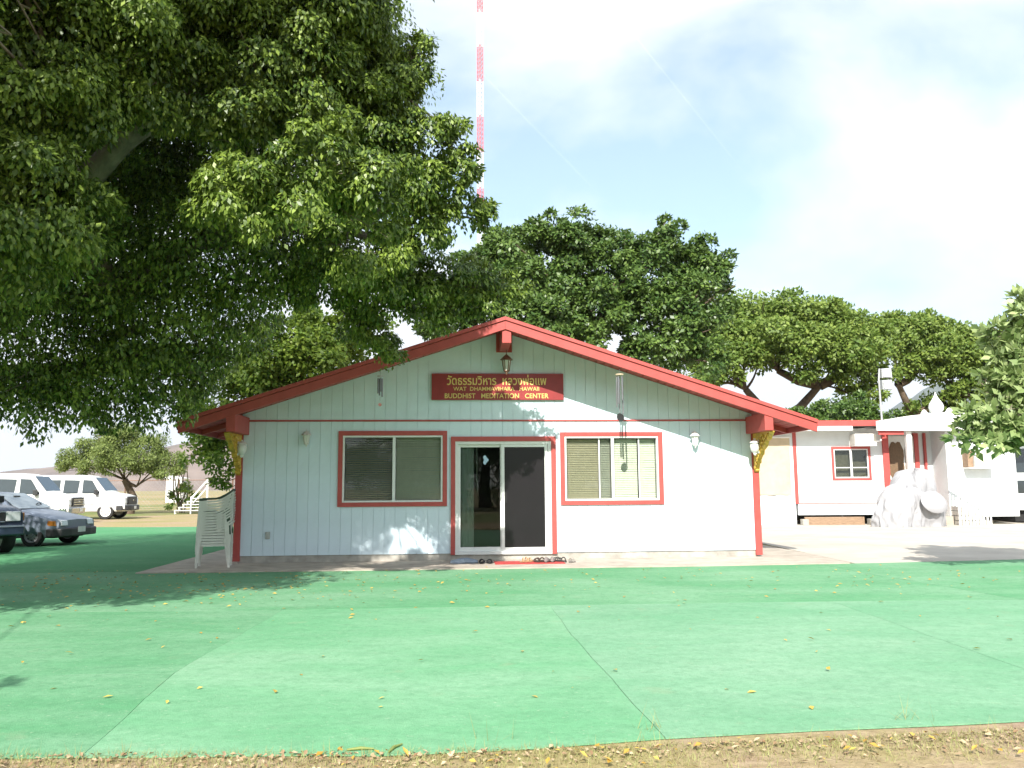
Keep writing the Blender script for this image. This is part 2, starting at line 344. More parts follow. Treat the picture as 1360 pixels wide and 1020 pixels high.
for sx in (-1, 1):
    a, b = sorted((sx * 4.73, sx * 4.89))
    MB().box(a, b, -1.012, .0, 2.34, 2.66).build('purlin_beam', M['red'], house, bevel=.006)
    # carved gilt bracket below each beam: a scalloped plate with raised scrolls
    prof = []; top = [(-.90, 2.338), (-.02, 2.338)]
    n = 14
    low = []
    for k in range(n + 1):
        t = k / n; y = -.88 * (1 - t) ** 1.5 - .04; z = 2.30 - .72 * t
        low.append((y + .03 * math.sin(k * 2.3), z + .02 * math.cos(k * 2.3)))
    poly = [(0, -.02, 2.338), (0, -.90, 2.338)] + [(0, y, z) for y, z in low] + [(0, -.022, 1.58)]
    x0 = sx * 4.90 - .045
    br = MB().prism([(x0, p[1], p[2]) for p in poly], (.09, 0, 0)).build('bracket', M['gold'], house, bevel=.006)
    sc = MB()
    for k in range(9):
        t = (k + .5) / 9; y = -.5 * (1 - t) ** 1.4 - .09; z = 2.27 - .62 * t; r = .075 * (1 - .55 * t)
        for off in (0, .9):
            yy = y - off * .30 * (1 - t) ** 1.3
            sc.tube([(x0 - .014 if sx > 0 else x0 + .104, yy + r * math.cos(a) * (1 - a / 9), z + r * math.sin(a) * (1 - a / 9)) for a in [j * .7 for j in range(9)]], .012, 5)
    sc.build('scroll_relief', M['gold'], br, 40)
# windows
def blind(x0, x1, z0, z1, y, tilt, name='blind_slats', parent=None, mt=None, pitch=.034):
    b = MB(); n = int((z1 - z0) / pitch)
    for i in range(n):
        z = z0 + (i + .5) * (z1 - z0) / n; c, s_ = .018 * math.cos(tilt), .018 * math.sin(tilt)
        sag = random.uniform(-.002, .002)
        b.add([(x0, y - c, z - s_), (x1, y - c, z - s_ + sag), (x1, y + c, z + s_ + sag), (x0, y + c, z + s_)], [(0, 1, 2, 3)])
    o = b.build(name, mt or M['blind'], parent); o['kind'] = 'stuff'; return o
def window(q, casing, label):
    x0, x1, z0, z1 = casing; ix0, ix1, iz0, iz1 = q
    wn = MB().box(x0, ix0, -.03, .03, z0, z1).box(ix1, x1, -.03, .03, z0, z1).box(ix0, ix1, -.029, .03, z0, iz0).box(ix0, ix1, -.029, .03, iz1, z1).build('window', M['red'], house, bevel=.003)
    wn['label'] = label
    f = .035
    MB().box(ix0, ix0 + f, -.018, .09, iz0, iz1).box(ix1 - f, ix1, -.018, .09, iz0, iz1).box(ix0 + f, ix1 - f, -.017, .09, iz0, iz0 + f).box(ix0 + f, ix1 - f, -.017, .09, iz1 - f, iz1).build('frame', M['alu'], wn, bevel=.003)
    xm = (ix0 + ix1) / 2 + .02
    MB().box(xm - .028, xm + .028, -.012, .07, iz0 + f, iz1 - f).build('mullion', M['alu'], wn, bevel=.003)
    for a, b, y in ((ix0 + f, xm - .028, .035), (xm + .028, ix1 - f, .05)):
        MB().add([(a, y, iz0 + f), (b, y, iz0 + f), (b, y, iz1 - f), (a, y, iz1 - f)], [(0, 1, 2, 3)]).build('pane', M['glass'], wn)
    return wn, xm, f
wl, xm, f = window(ops[0], (-3.083, -1.053, 1.0, 2.41), 'red-framed window with grey lowered blinds in tree shade')
blind(-2.96, xm - .03, 1.12, 2.29, .12, .62, parent=wl); blind(xm + .03, -1.17, 1.12, 2.29, .12, 1.1, parent=wl)
wr, xm, f = window(ops[2], (1.095, 3.077, 1.0, 2.38), 'red-framed sunlit window with sagging cream blinds')
M['blindtan'] = mat('yellowed_blind', (.84, .72, .52), .5, .08, 9)
blind(1.22, 1.84, 1.12, 2.25, .11, 1.05, parent=wr, mt=M['blindtan']); blind(1.86, xm - .03, 1.12, 2.25, .12, 1.0, parent=wr)
blind(xm + .03, 2.60, 1.12, 2.25, .11, 1.05, parent=wr); blind(2.64, 2.95, 1.12, 2.25, .12, 1.1, parent=wr)
for x in (1.85, 2.62): MB().box(x - .012, x + .012, .03, .05, 1.115, 2.265).build('sash_stile', M['alu'], wr)
# sliding door
x0, x1, z0, z1 = -.982, 1.010, .105, 2.30; ix0, ix1, iz0, iz1 = ops[1]
door = MB().box(x0, ix0, -.03, .03, .10, z1).box(ix1, x1, -.03, .03, .10, z1).box(ix0, ix1, -.029, .03, iz1, z1).build('sliding_door', M['red'], house, bevel=.003)
MB().box(ix0, ix0 + .05, -.012, .12, .14, iz1).box(ix1 - .06, ix1, -.012, .12, .14, iz1).box(ix0 + .05, ix1 - .06, -.011, .12, iz1 - .055, iz1).box(ix0, ix1, -.02, .13, .10, .16).build('frame', M['alu'], door, bevel=.003)
lp = MB().box(-.85, -.80, .05, .08, .16, 2.155).box(-.05, .02, .05, .08, .16, 2.155).box(-.80, -.05, .051, .08, 2.10, 2.155).box(-.80, -.05, .051, .08, .16, .235).build('fixed_panel', M['alu'], door, bevel=.003)
MB().add([(-.80, .064, .235), (-.05, .064, .235), (-.05, .064, 2.10), (-.80, .064, 2.10)], [(0, 1, 2, 3)]).build('pane', M['doorglass'], lp)
dcl = MB(); dcl.add([(-.33 + .045 * math.cos(a) * (1 + .5 * math.cos(3 * a)), .0605, 1.86 + .075 * math.sin(a) * (1 - .2 * math.cos(2 * a))) for a in [k * .45 for k in range(14)]], [tuple(range(14))])
dcl.build('decal', mat('pale_blue_decal', (.45, .62, .80), .5), lp)
sp = MB().box(-.03, .03, .005, .035, .16, 2.155).box(.795, .855, .005, .035, .16, 2.155).box(.03, .795, .006, .035, 2.10, 2.155).box(.03, .795, .006, .035, .16, .225).build('screen_panel', M['alu'], door, bevel=.003)
MB().box(.03, .10, .03, .045, .225, 2.10).build('glass_stile', M['galv'], sp)
MB().box(.03, .795, .018, .021, .225, 2.10).build('screen_mesh', M['screen'], sp)
MB().box(.045, .07, -.012, .018, 1.05, 1.25).build('handle', M['rubber'], sp)
MB().box(.86, .885, -.03, -.012, 1.02, 1.2).build('handle', M['offwhite'], door)
cu = MB()
for k in range(7):
    xx = -.86 + k * .045; cu.add([(xx, .17 + .02 * (k % 2), .2), (xx + .045, .17 + .02 * ((k + 1) % 2), .2), (xx + .045, .17 + .02 * ((k + 1) % 2), 2.14), (xx, .17 + .02 * (k % 2), 2.14)], [(0, 1, 2, 3)])
cu.build('curtain', M['curtain'], door)
MB().tube([(-.49, .10, 2.1), (-.485, .10, 1.25)], .008, 6).build('wand', M['white'], door)
# inside: floor, ceiling, back partition
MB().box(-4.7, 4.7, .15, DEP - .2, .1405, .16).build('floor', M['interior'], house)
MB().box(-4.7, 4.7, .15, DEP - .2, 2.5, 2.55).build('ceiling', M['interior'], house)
MB().box(-4.335 - .04, -4.335 + .04, -.03, .004, .43, .56).build('outlet_cover', M['galv'], house, bevel=.006)
HM = Matrix.Translation((-.184, 15.755, HZ)) @ Matrix.Rotation(HA, 4, 'Z')
def hp(x, y, z): return HM @ Vector((x, y, z))
# ---------------------------------------------------------------- sign
sign = thing('sign_board', 'maroon sign board with gold Thai and English lettering over the sliding door', 'sign', hp(-.09, -.0, 2.995), HA)
MB().box(-1.26, 1.26, -.055, -.014, 0, .505).build('board', M['sign'], sign, bevel=.004)
def text(body, xc, z, width, height, name, parent, m, y=-.058, off=.004):
    cu = bpy.data.curves.new(name, 'FONT'); cu.body = body; cu.align_x = 'CENTER'; cu.extrude = .006; cu.offset = off; cu.size = 1; cu.resolution_u = 3
    o = bpy.data.objects.new(name, cu); C.objects.link(o); bpy.context.view_layer.update()
    me = bpy.data.meshes.new_from_object(o.evaluated_get(bpy.context.evaluated_depsgraph_get())); bpy.data.objects.remove(o)
    co = np.zeros(len(me.vertices) * 3); me.vertices.foreach_get('co', co); co = co.reshape(-1, 3)
    mn, mxx = co.min(0), co.max(0); sx = width / (mxx[0] - mn[0]); sz = height / (mxx[1] - mn[1])
    nv = np.stack([(co[:, 0] - (mn[0] + mxx[0]) / 2) * sx + xc, y - co[:, 2], (co[:, 1] - mn[1]) * sz + z], 1)
    me.vertices.foreach_set('co', nv.ravel()); me.update(); me.materials.clear(); me.materials.append(m)
    return link(name, me, parent)
text('วัดธรรมวิหาร  หลวงพ่อแพ', -.02, .285, 1.90, .20, 'thai_lettering', sign, M['letter'], off=.012)
text('WAT  DHAMMAVIHARA   HAWAII', -.03, .175, 1.64, .075, 'lettering', sign, M['letter'], off=.010)
text('BUDDHIST   MEDITATION   CENTER', -.02, .03, 1.98, .095, 'lettering', sign, M['letter'], off=.014)
# ---------------------------------------------------------------- lanterns
def lantern(name, label, loc, s, m, panes, group=None, pend=False):
    t = thing(name, label, 'lamp', loc, HA, group)
    MB().lathe([(.0 + .004, .40 * s), (.012 * s, .36 * s), (.03 * s, .345 * s), (.05 * s, .33 * s), (.125 * s, .255 * s), (.13 * s, .245 * s), (.085 * s, .24 * s)], n=6).build('cap', m, t, 25)
    b = MB()
    for k in range(6):
        a = 2 * math.pi * k / 6; ca, sa = math.cos(a), math.sin(a)
        b.tube([(.085 * s * ca, .085 * s * sa, .24 * s), (.055 * s * ca, .055 * s * sa, .03 * s)], .009 * s, 5)
    b.lathe([(.058 * s, .035 * s), (.062 * s, .02 * s), (.03 * s, .0), (.008 * s, -.05 * s)], n=6).build('cage', m, t, 25)
    MB().lathe([(.076 * s, .238 * s), (.048 * s, .03 * s)], n=6).build('pane', panes, t)
    if not pend:
        MB().tube([(0, .02 * s, .30 * s), (0, .07 * s, .37 * s), (0, .12 * s, .30 * s)], .012 * s, 6).box(-.04 * s, .04 * s, .12 * s, .145 * s, .1 * s, .36 * s).build('arm', m, t)
    else: MB().tube([(0, 0, .39 * s), (0, 0, .39 * s + pend)], .007, 5).build('rod', m, t)
    return t
lantern('hanging_lantern', 'weathered bronze lantern hanging from the ridge beam above the sign', hp(.065, -.25, 3.50), .95, M['bronze'], M['frost'], pend=.07)
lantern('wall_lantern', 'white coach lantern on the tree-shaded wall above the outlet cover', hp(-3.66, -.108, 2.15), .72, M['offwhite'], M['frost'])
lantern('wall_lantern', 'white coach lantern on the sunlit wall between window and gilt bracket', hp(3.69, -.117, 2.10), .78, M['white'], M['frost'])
for sx, lb in ((-1, 'round white lamp on the shaded corner post beside the stacked chairs'), (1, 'round white lamp on the sunlit corner post facing the driveway')):
    t = thing('globe_lamp', lb, 'lamp', hp(sx * 4.77, -.34, 1.95), HA)
    MB().lathe([(.03, .0), (.075, .05), (.092, .11), (.085, .17), (.06, .2)], n=14).build('globe', M['frost'], t, 60)
    MB().lathe([(.10, .195), (.098, .21), (.06, .24), (.02, .255), (.016, .28)], n=14).build('cap', M['white'], t, 40)
    MB().lathe([(.015, -.04), (.035, -.01), (.032, .01)], n=10).box(*sorted((sx * .06, sx * .086)), -.04, .04, .0, .25).box(*sorted((0, sx * .07)), -.012, .012, .215, .235).build('mount', M['white'], t)
# ---------------------------------------------------------------- wind chimes
def chime(label, loc, tubes, plate_r, L0, m, top, disc, sail=.078):
    t = thing('wind_chime', label, 'wind chime', loc, HA)
    MB().lathe([(plate_r, -.02), (plate_r, 0)], n=14).build('top_plate', m[1], t)
    MB().tube([(0, 0, 0), (0, 0, top)], .004, 5).build('hanger', m[0], t)
    for k in range(tubes):
        a = 2 * math.pi * k / tubes + .3; x, y = plate_r * .75 * math.cos(a), plate_r * .75 * math.sin(a); l = L0 * (1 - .09 * k)
        MB().tube([(x, y, -.05), (x, y, -.05 - l)], .0135, 8).build('chime_tube', m[0], t, 60)
    MB().tube([(0, 0, -.02), (0, 0, -disc)], .003, 4).build('cord', m[0], t)
    MB().lathe([(sail, -.004), (sail, .004)], n=18, m=Matrix.Translation((0, 0, -disc - .07)) @ Matrix.Rotation(1.35, 4, 'X') @ Matrix.Rotation(.4, 4, 'Y')).build('wind_sail', m[2], t)
    return t
chm = mat('dull_chime_tube', (.25, .25, .27), .4, .1, 10, metal=.6)
chime('long five-tube wind chime with wooden plate and round dark sail over the cream-blind window', hp(2.075, -.985, 3.37), 5, .075, .68, (chm, M['tan'], M['rubber']), .09, .72)
chime('small grey wind chime with pink drop under the leaf-hung roof edge', hp(-2.235, -.985, 3.33), 4, .05, .33, (chm, M['galv'], mat('pink_drop', (.6, .25, .2), .5)), .13, .45, .03)
# ================================================================ stacked chairs
def chair_proto(m, name, label, group=None):
    t = thing(name, label, 'chair', group=group)
    # the chair looks along -x; width along y
    s = MB()
    for i in range(5):
        a = -.22 + i * .082; s.add([(a, -.2, .40 - .02 * i / 4), (a + .074, -.2, .40 - .02 * (i + .9) / 4), (a + .074, .2, .40 - .02 * (i + .9) / 4), (a, .2, .40 - .02 * i / 4)], [(0, 1, 2, 3)])
    s.box(-.24, .2, -.245, -.2, .362, .40).box(-.24, .2, .2, .245, .362, .40).box(-.26, -.22, -.23, .23, .38, .40)
    s.build('seat', m, t)
    b = MB()
    for i in range(5):
        y = -.18 + i * .075
        b.prism([(.17, y, .40), (.185, y, .40), (.285, y, .76), (.27, y, .76)], (0, .055, 0))
    b.prism([(.272, -.235, .765), (.285, -.235, .765), (.30, -.235, .785), (.28, -.235, .785)], (0, .47, 0)).build('backrest', m, t)
    for sy in (-1, 1):
        a = MB(); pts = []
        for k in range(9):
            u = k / 8; x = -.27 + .56 * u; z = .625 + .01 * u + (.155 * max(0, (u - .45) / .55) ** 1.6)
            pts.append((x, z))
        y0, y1 = (.205, .265) if sy > 0 else (-.265, -.205)
        poly = [(x, y0, z) for x, z in pts] + [(x, y0, z - .034 - .01 * (i < 2)) for i, (x, z) in reversed(list(enumerate(pts)))]
        a.prism(poly, (0, y1 - y0, 0)).build('armrest', m, t)
        for front in (1, 0):
            yo = sy * .235
            if front: a = MB().prism([(-.30, yo - .03, 0), (-.262, yo - .03, 0), (-.195, yo - .025, .62), (-.265, yo - .025, .62)], (0, .02, 0)).prism([(-.30, yo - .01, 0), (-.285, yo - .01, 0), (-.25, yo - .005, .62), (-.265, yo - .005, .62)], (0, .04, 0))
            else: a = MB().prism([(.235, yo - .03, 0), (.27, yo - .03, 0), (.235, yo - .025, .45), (.16, yo - .025, .45)], (0, .055, 0))
            a.build('leg', m, t)
    return t
base = hp(-5.10, -.62, 0); pitch = .047
c0 = chair_proto(M['plastic'], 'plastic_chair', 'white plastic armchair nested in the stack under the green one', 'stacked white chairs')
c0.location = base; c0.rotation_euler = (0, 0, HA + math.radians(10))
for k in range(1, 12):
    c = dup(c0); c['group'] = 'stacked white chairs'; c.location = base + Vector((.004 * math.sin(k * 5), .004 * math.cos(k * 3), pitch * k)); c.rotation_euler = (0, 0, HA + math.radians(10 + math.sin(k * 7) * .8))
c0['label'] = 'lowest white plastic armchair of the stack, legs standing on the slab'; del c0['group']
cg = chair_proto(M['gplastic'], 'plastic_chair', 'dark green plastic armchair on top of the white chair stack'); cg.location = base + Vector((0, 0, pitch * 12)); cg.rotation_euler = c0.rotation_euler
# ================================================================ mat and shoes before the door
tag(MB().box(-.62, .62, -.26, .26, 0, .012).build('door_mat', mat('red_mat', (.45, .05, .045), .9, .2, 20, .4, 90), None, loc=hp(.42, -.72, .001), rot=(0, 0, HA), bevel=.004), 'red doormat on the slab before the sliding door, shoes on it', 'doormat')
def sandal(label, u, y, rz, col, kind, s=1.0, group=None):
    t = thing('sandal' if kind == 'sandal' else 'shoe', label, 'shoe', hp(u, y, .014 if -.22 < u < 1.05 and -.97 < y < -.45 else .001), HA + rz, group)
    out = []
    for k in range(16):
        a = 2 * math.pi * k / 16; x = .13 * math.cos(a); wv = (.045 + .008 * math.cos(a)) * math.sin(a) - .006 * math.cos(a * 2); out.append((x * s, wv * s, 0))
    cm = mat('shoe_' + str(len(bpy.data.materials)), col, .7, .15, 15)
    MB().prism(out, (0, 0, .022 * s)).build('sole', mat('sole_' + str(len(bpy.data.materials)), tuple(c * .6 for c in col), .8), t, bevel=.004)
    if kind == 'sandal':
        b = MB()
        for x0, h in ((.035, .05), (-.055, .065)):
            pts = [(x0 * s + .01 * math.cos(a), .046 * math.cos(a) * s, .012 + h * math.sin(a) * s) for a in [math.pi * k / 8 for k in range(9)]]
            b.tube(pts, .011, 5)
        b.build('strap', cm, t)
    else:
        up = MB(); st = []
        for i in range(8):
            x = -.125 + i * .0345; r = .042 * math.sin(min(1, (i + .8) / 2.2) * math.pi / 2) * (1 if i < 6 else .8); h = [.075, .08, .078, .07, .06, .052, .045, .03][i]
            st.append([(x * s, r * math.cos(a) * s, .02 + h * math.sin(a) * s) for a in [math.pi * k / 7 for k in range(8)]])
        vs = [p for r in st for p in r]
        fs = [(i * 8 + k, i * 8 + k + 1, (i + 1) * 8 + k + 1, (i + 1) * 8 + k) for i in range(7) for k in range(7)] + [tuple(range(8)), tuple(range(56, 64))]
        up.add(vs, fs).build('upper', cm, t, 50)
R = math.radians
sandal('blue-grey canvas shoe lying farther from the black sandals, toe outward', -.86, -.70, R(175), (.22, .27, .34), 'shoe', 1.05)
sandal('blue-grey canvas shoe right beside the black sandals', -.62, -.66, R(10), (.22, .27, .34), 'shoe', 1.05)
for i, (u, y, r) in enumerate(((-.42, -.68, 80), (-.29, -.72, 95))): sandal('black strappy sandal on bare concrete at the red mat end beside blue-grey shoes', u, y, R(r), (.02, .02, .022), 'sandal', group='black sandals beside the mat')
for i, (u, y, r) in enumerate(((.36, -.72, 20), (.42, -.60, 35))): sandal('tan leather sandal on the middle of the red mat', u, y, R(r), (.50, .30, .16), 'sandal', group='tan sandals on the mat')
for i, (u, y, r) in enumerate(((.56, -.70, 100), (.66, -.64, 85))): sandal('dark brown sandal on the red mat next to the tan pair', u, y, R(r), (.07, .045, .035), 'sandal', group='brown sandals on the mat')
for i, (u, y, r) in enumerate(((.74, -.74, 70), (.84, -.70, 80))): sandal('grey low shoe among the footwear on the red mat', u, y, R(r), (.22, .20, .19), 'shoe', group='grey shoes on the mat')
for i, (u, y, r) in enumerate(((.92, -.60, 110), (1.0, -.68, 130))): sandal('black and grey sandal at the red mat end near the lone sandal', u, y, R(r), (.05, .05, .05), 'sandal', group='sandals at the mat end')
sandal('lone grey sandal on the slab past the end of the red mat', 1.19, -.74, R(60), (.30, .28, .25), 'sandal')
# ================================================================ vehicles
def loft(stations, name, m, parent, smooth=40, sub=1):
    """stations: list of (x, [(y, z) ...]) half sections from the sill up to the centre line"""
    n = len(stations[0][1]); vs = []; fs = []
    for x, sec in stations:
        full = [(y, z) for y, z in sec] + [(-y, z) for y, z in reversed(sec) if y > 1e-6]
        vs += [(x, y, z) for y, z in full]
    k = len(vs) // len(stations)
    for i in range(len(stations) - 1):
        for j in range(k):
            q = (j + 1) % k; fs.append((i * k + j, i * k + q, (i + 1) * k + q, (i + 1) * k + j))
    fs.append(tuple(range(k))); e = (len(stations) - 1) * k; fs.append(tuple(e + j for j in range(k)))
    o = MB().add(vs, fs).build(name, m, parent, smooth)
    return o
def cut_arches(body, wheels, r, depth):
    for (x, z) in wheels:
        cm = MB().tube([(x, -3, z), (x, 3, z)], r, 28).mesh('arch_cutter', None)
        co = link('arch_cutter', cm); md = body.modifiers.new('arch', 'BOOLEAN'); md.object = co; md.operation = 'DIFFERENCE'; md.solver = 'EXACT'
        bpy.context.view_layer.update()
        me = bpy.data.meshes.new_from_object(body.evaluated_get(bpy.context.evaluated_depsgraph_get()))
        body.modifiers.clear(); body.data = me; bpy.data.objects.remove(co)
    body.data.shade_smooth(); body.data.set_sharp_from_angle(angle=R(32))
def wheel(parent, x, y, r, w, rim, hub, sgn):
    t = MB(); c = Matrix.Translation((x, y, r)) @ Matrix.Rotation(R(90), 4, 'X')
    t.lathe([(.005, -w * .25), (r * .6, -w * .25), (r * .66, -w / 2), (r * .93, -w / 2), (r, -w * .32), (r, w * .32), (r * .93, w / 2), (r * .66, w / 2), (r * .6, w * .25), (.005, w * .25)], n=28, m=c)
    ty = t.build('wheel', M['rubber'], parent, 40)
    rm = MB().lathe([(r * .63, -w * .3), (r * .66, w * .44), (r * .6, w * .42), (r * .5, w * .30), (r * .2, w * .36), (r * .16, w * .46), (.005, w * .46)], n=24, m=Matrix.Translation((x, y, r)) @ Matrix.Rotation(R(90 if sgn < 0 else -90), 4, 'X'))
    rm.build('rim', rim, ty, 40)
    h = MB()
    for k in range(8):
        a = 2 * math.pi * k / 8; cx, cz = x + r * .42 * math.cos(a), r + r * .42 * math.sin(a)
        h.tube([(cx, y + sgn * w * .28, cz), (cx, y + sgn * w * .365, cz)], r * .075, 8)
    h.build('rim_hole', M['rubber'], ty)
def panel(pts, name, m, parent, off=.006, sgn=-1):         # flat pane/lamp standing just proud of the body
    return MB().prism(pts, (0, sgn * .012, 0)).build(name, m, parent)
M['carwhite'] = mat('white_car_paint', (.78, .78, .77), .25, .02, 3)
M['lamp'] = mat('headlamp_glass', (.65, .67, .68), .1, .1, 20, spec=.8)
M['amber'] = mat('amber_lens', (.45, .17, .03), .2, .1, 10)
M['plate'] = mat('number_plate', (.7, .7, .68), .4, .05, 10)
M['blackplast'] = mat('black_plastic', (.03, .03, .032), .5, .15, 10)
M['chrome'] = mat('chrome', (.6, .6, .6), .15, .05, 10, metal=1)
def van(label, loc, rz, dark=True):
    t = thing('passenger_van', label, 'van', loc, rz, None)
    wb = .98
    def sec(top, wt, belt=1.18, zb=.38, wm=1.0, nose=1.0):
        wm *= wb
        return [(0, zb), (wm * .90, zb), (wm * .985, zb + .12), (wm, .75 if belt > .9 else .65), (wm * .985, belt), (wt + (wm - wt) * .30, belt + (top - belt) * .55), (wt, top - .10), (wt * .90, top - .025), (wt * .5, top), (0, top + .01)]
    st = [(-3.05, sec(1.95, .78, wm=.96)), (-2.98, sec(2.07, .83)), (-1.5, sec(2.12, .85)), (.2, sec(2.12, .85)), (.75, sec(2.09, .83)),
          (1.15, sec(1.92, .80)), (1.62, sec(1.36, .86, 1.16)), (1.72, sec(1.29, .88, 1.14)), (2.25, sec(1.20, .86, 1.08)), (2.50, sec(1.13, .82, 1.02, wm=.97)), (2.58, sec(1.05, .78, .95, wm=.93))]
    b = loft(st, 'body', M['carwhite'], t)
    cut_arches(b, [(1.72, .38), (-1.85, .38)], .46, .3)
    MB().box(-2.9, 2.4, -.7, .7, .36, .75).build('underbody', M['rubber'], t)
    for x in (1.72, -1.85):
        for sg in (-1, 1): wheel(t, x, sg * .85, .385, .24, M['carwhite'], None, sg)
    for sg in (-1, 1):
        def side(x, z):                                    # body half width at height z in the glasshouse
            return wb * .985 - (z - 1.18) * .13
        def pane(q, nm='side_window'):
            P = [Vector((x, sg * (side(x, z) + .004), z)) for x, z in q]
            MB().prism(P, (0, sg * .008, 0)).build(nm, M['carglass'], t)
        pane([(.62, 1.24), (1.42, 1.24), (1.36, 1.34), (1.02, 1.86), (.62, 1.88)])
        pane([(-.25, 1.24), (.42, 1.24), (.46, 1.86), (-.22, 1.88)]); pane([(-1.15, 1.24), (-.42, 1.24), (-.40, 1.88), (-1.13, 1.88)]); pane([(-2.0, 1.24), (-1.3, 1.24), (-1.28, 1.88), (-1.98, 1.88)]); pane([(-2.85, 1.24), (-2.15, 1.24), (-2.13, 1.86), (-2.8, 1.84)])
        mi = MB().box(1.22, 1.36, sg * 1.06 - .09, sg * 1.06 + .09, 1.18, 1.42).tube([(1.3, sg * .93, 1.25), (1.3, sg * 1.05, 1.25)], .03, 6).build('mirror', M['blackplast'], t, bevel=.02)
        MB().prism([(2.30, sg * .62, .78), (2.60, sg * .62, .78), (2.57, sg * .62, 1.02), (2.34, sg * .62, 1.02)], (0, sg * .285, 0)).build('headlight', M['lamp'], t, bevel=.01)
        MB().prism([(2.20, sg * .905, .86), (2.42, sg * .905, .86), (2.38, sg * .905, 1.0), (2.22, sg * .905, 1.0)], (0, sg * .02, 0)).build('indicator', M['amber'], t)
    for sg in (-1, 1):
        for x in (.52, -.34, 1.50): MB().box(x, x + .012, sg * .966 - .012, sg * .966 + .012, .50, 1.20).build('door_seam', M['rubber'], t)
        MB().box(.58, .74, sg * .98 - .01, sg * .98 + .02, 1.02, 1.06).build('door_handle', M['blackplast'], t); MB().box(-1.3, 1.2, sg * .982 - .01, sg * .982 + .012, .70, .74).build('side_moulding', M['galv'], t)
    ws = [Vector((1.60, .80, 1.375)), Vector((1.60, -.80, 1.375)), Vector((1.10, -.70, 1.985)), Vector((1.10, .70, 1.985))]
    nrm = Vector((.61, 0, .5)).normalized()
    MB().prism([p + nrm * .006 for p in ws], nrm * .01).build('windscreen', M['carglass'], t)
    gr = MB().box(2.54, 2.64, -.62, .62, .70, 1.08).build('grille', M['blackplast'], t, bevel=.02)
    for k in range(3): MB().box(2.63, 2.655, -.56, .56, .76 + k * .10, .80 + k * .10).build('grille_bar', M['chrome'] if not dark else M['blackplast'], gr)
    MB().lathe([(.07, 0), (.07, .012), (.05, .016)], n=16, m=Matrix.Translation((2.652, 0, .90)) @ Matrix.Rotation(R(90), 4, 'Y') @ Matrix.Diagonal((.55, 1.2, 1, 1))).build('badge', M['chrome'], gr)
    MB().prism([(2.46, -.97, .42), (2.70, -.80, .42), (2.76, -.5, .42), (2.76, .5, .42), (2.70, .80, .42), (2.46, .97, .42), (2.2, .985, .42), (2.2, -.985, .42)], (0, 0, .24)).build('bumper', M['blackplast'] if dark else M['chrome'], t, bevel=.03)
    MB().box(2.762, 2.77, -.16, .16, .48, .62).build('number_plate', M['plate'], t)
    return t
van('white passenger van with black grille parked behind the other van', (-21.2, 40.6, 0), R(6))
van('white passenger van with chrome grille parked behind the blue-grey sedan', (-21.4, 35.8, 0), R(8), dark=False)
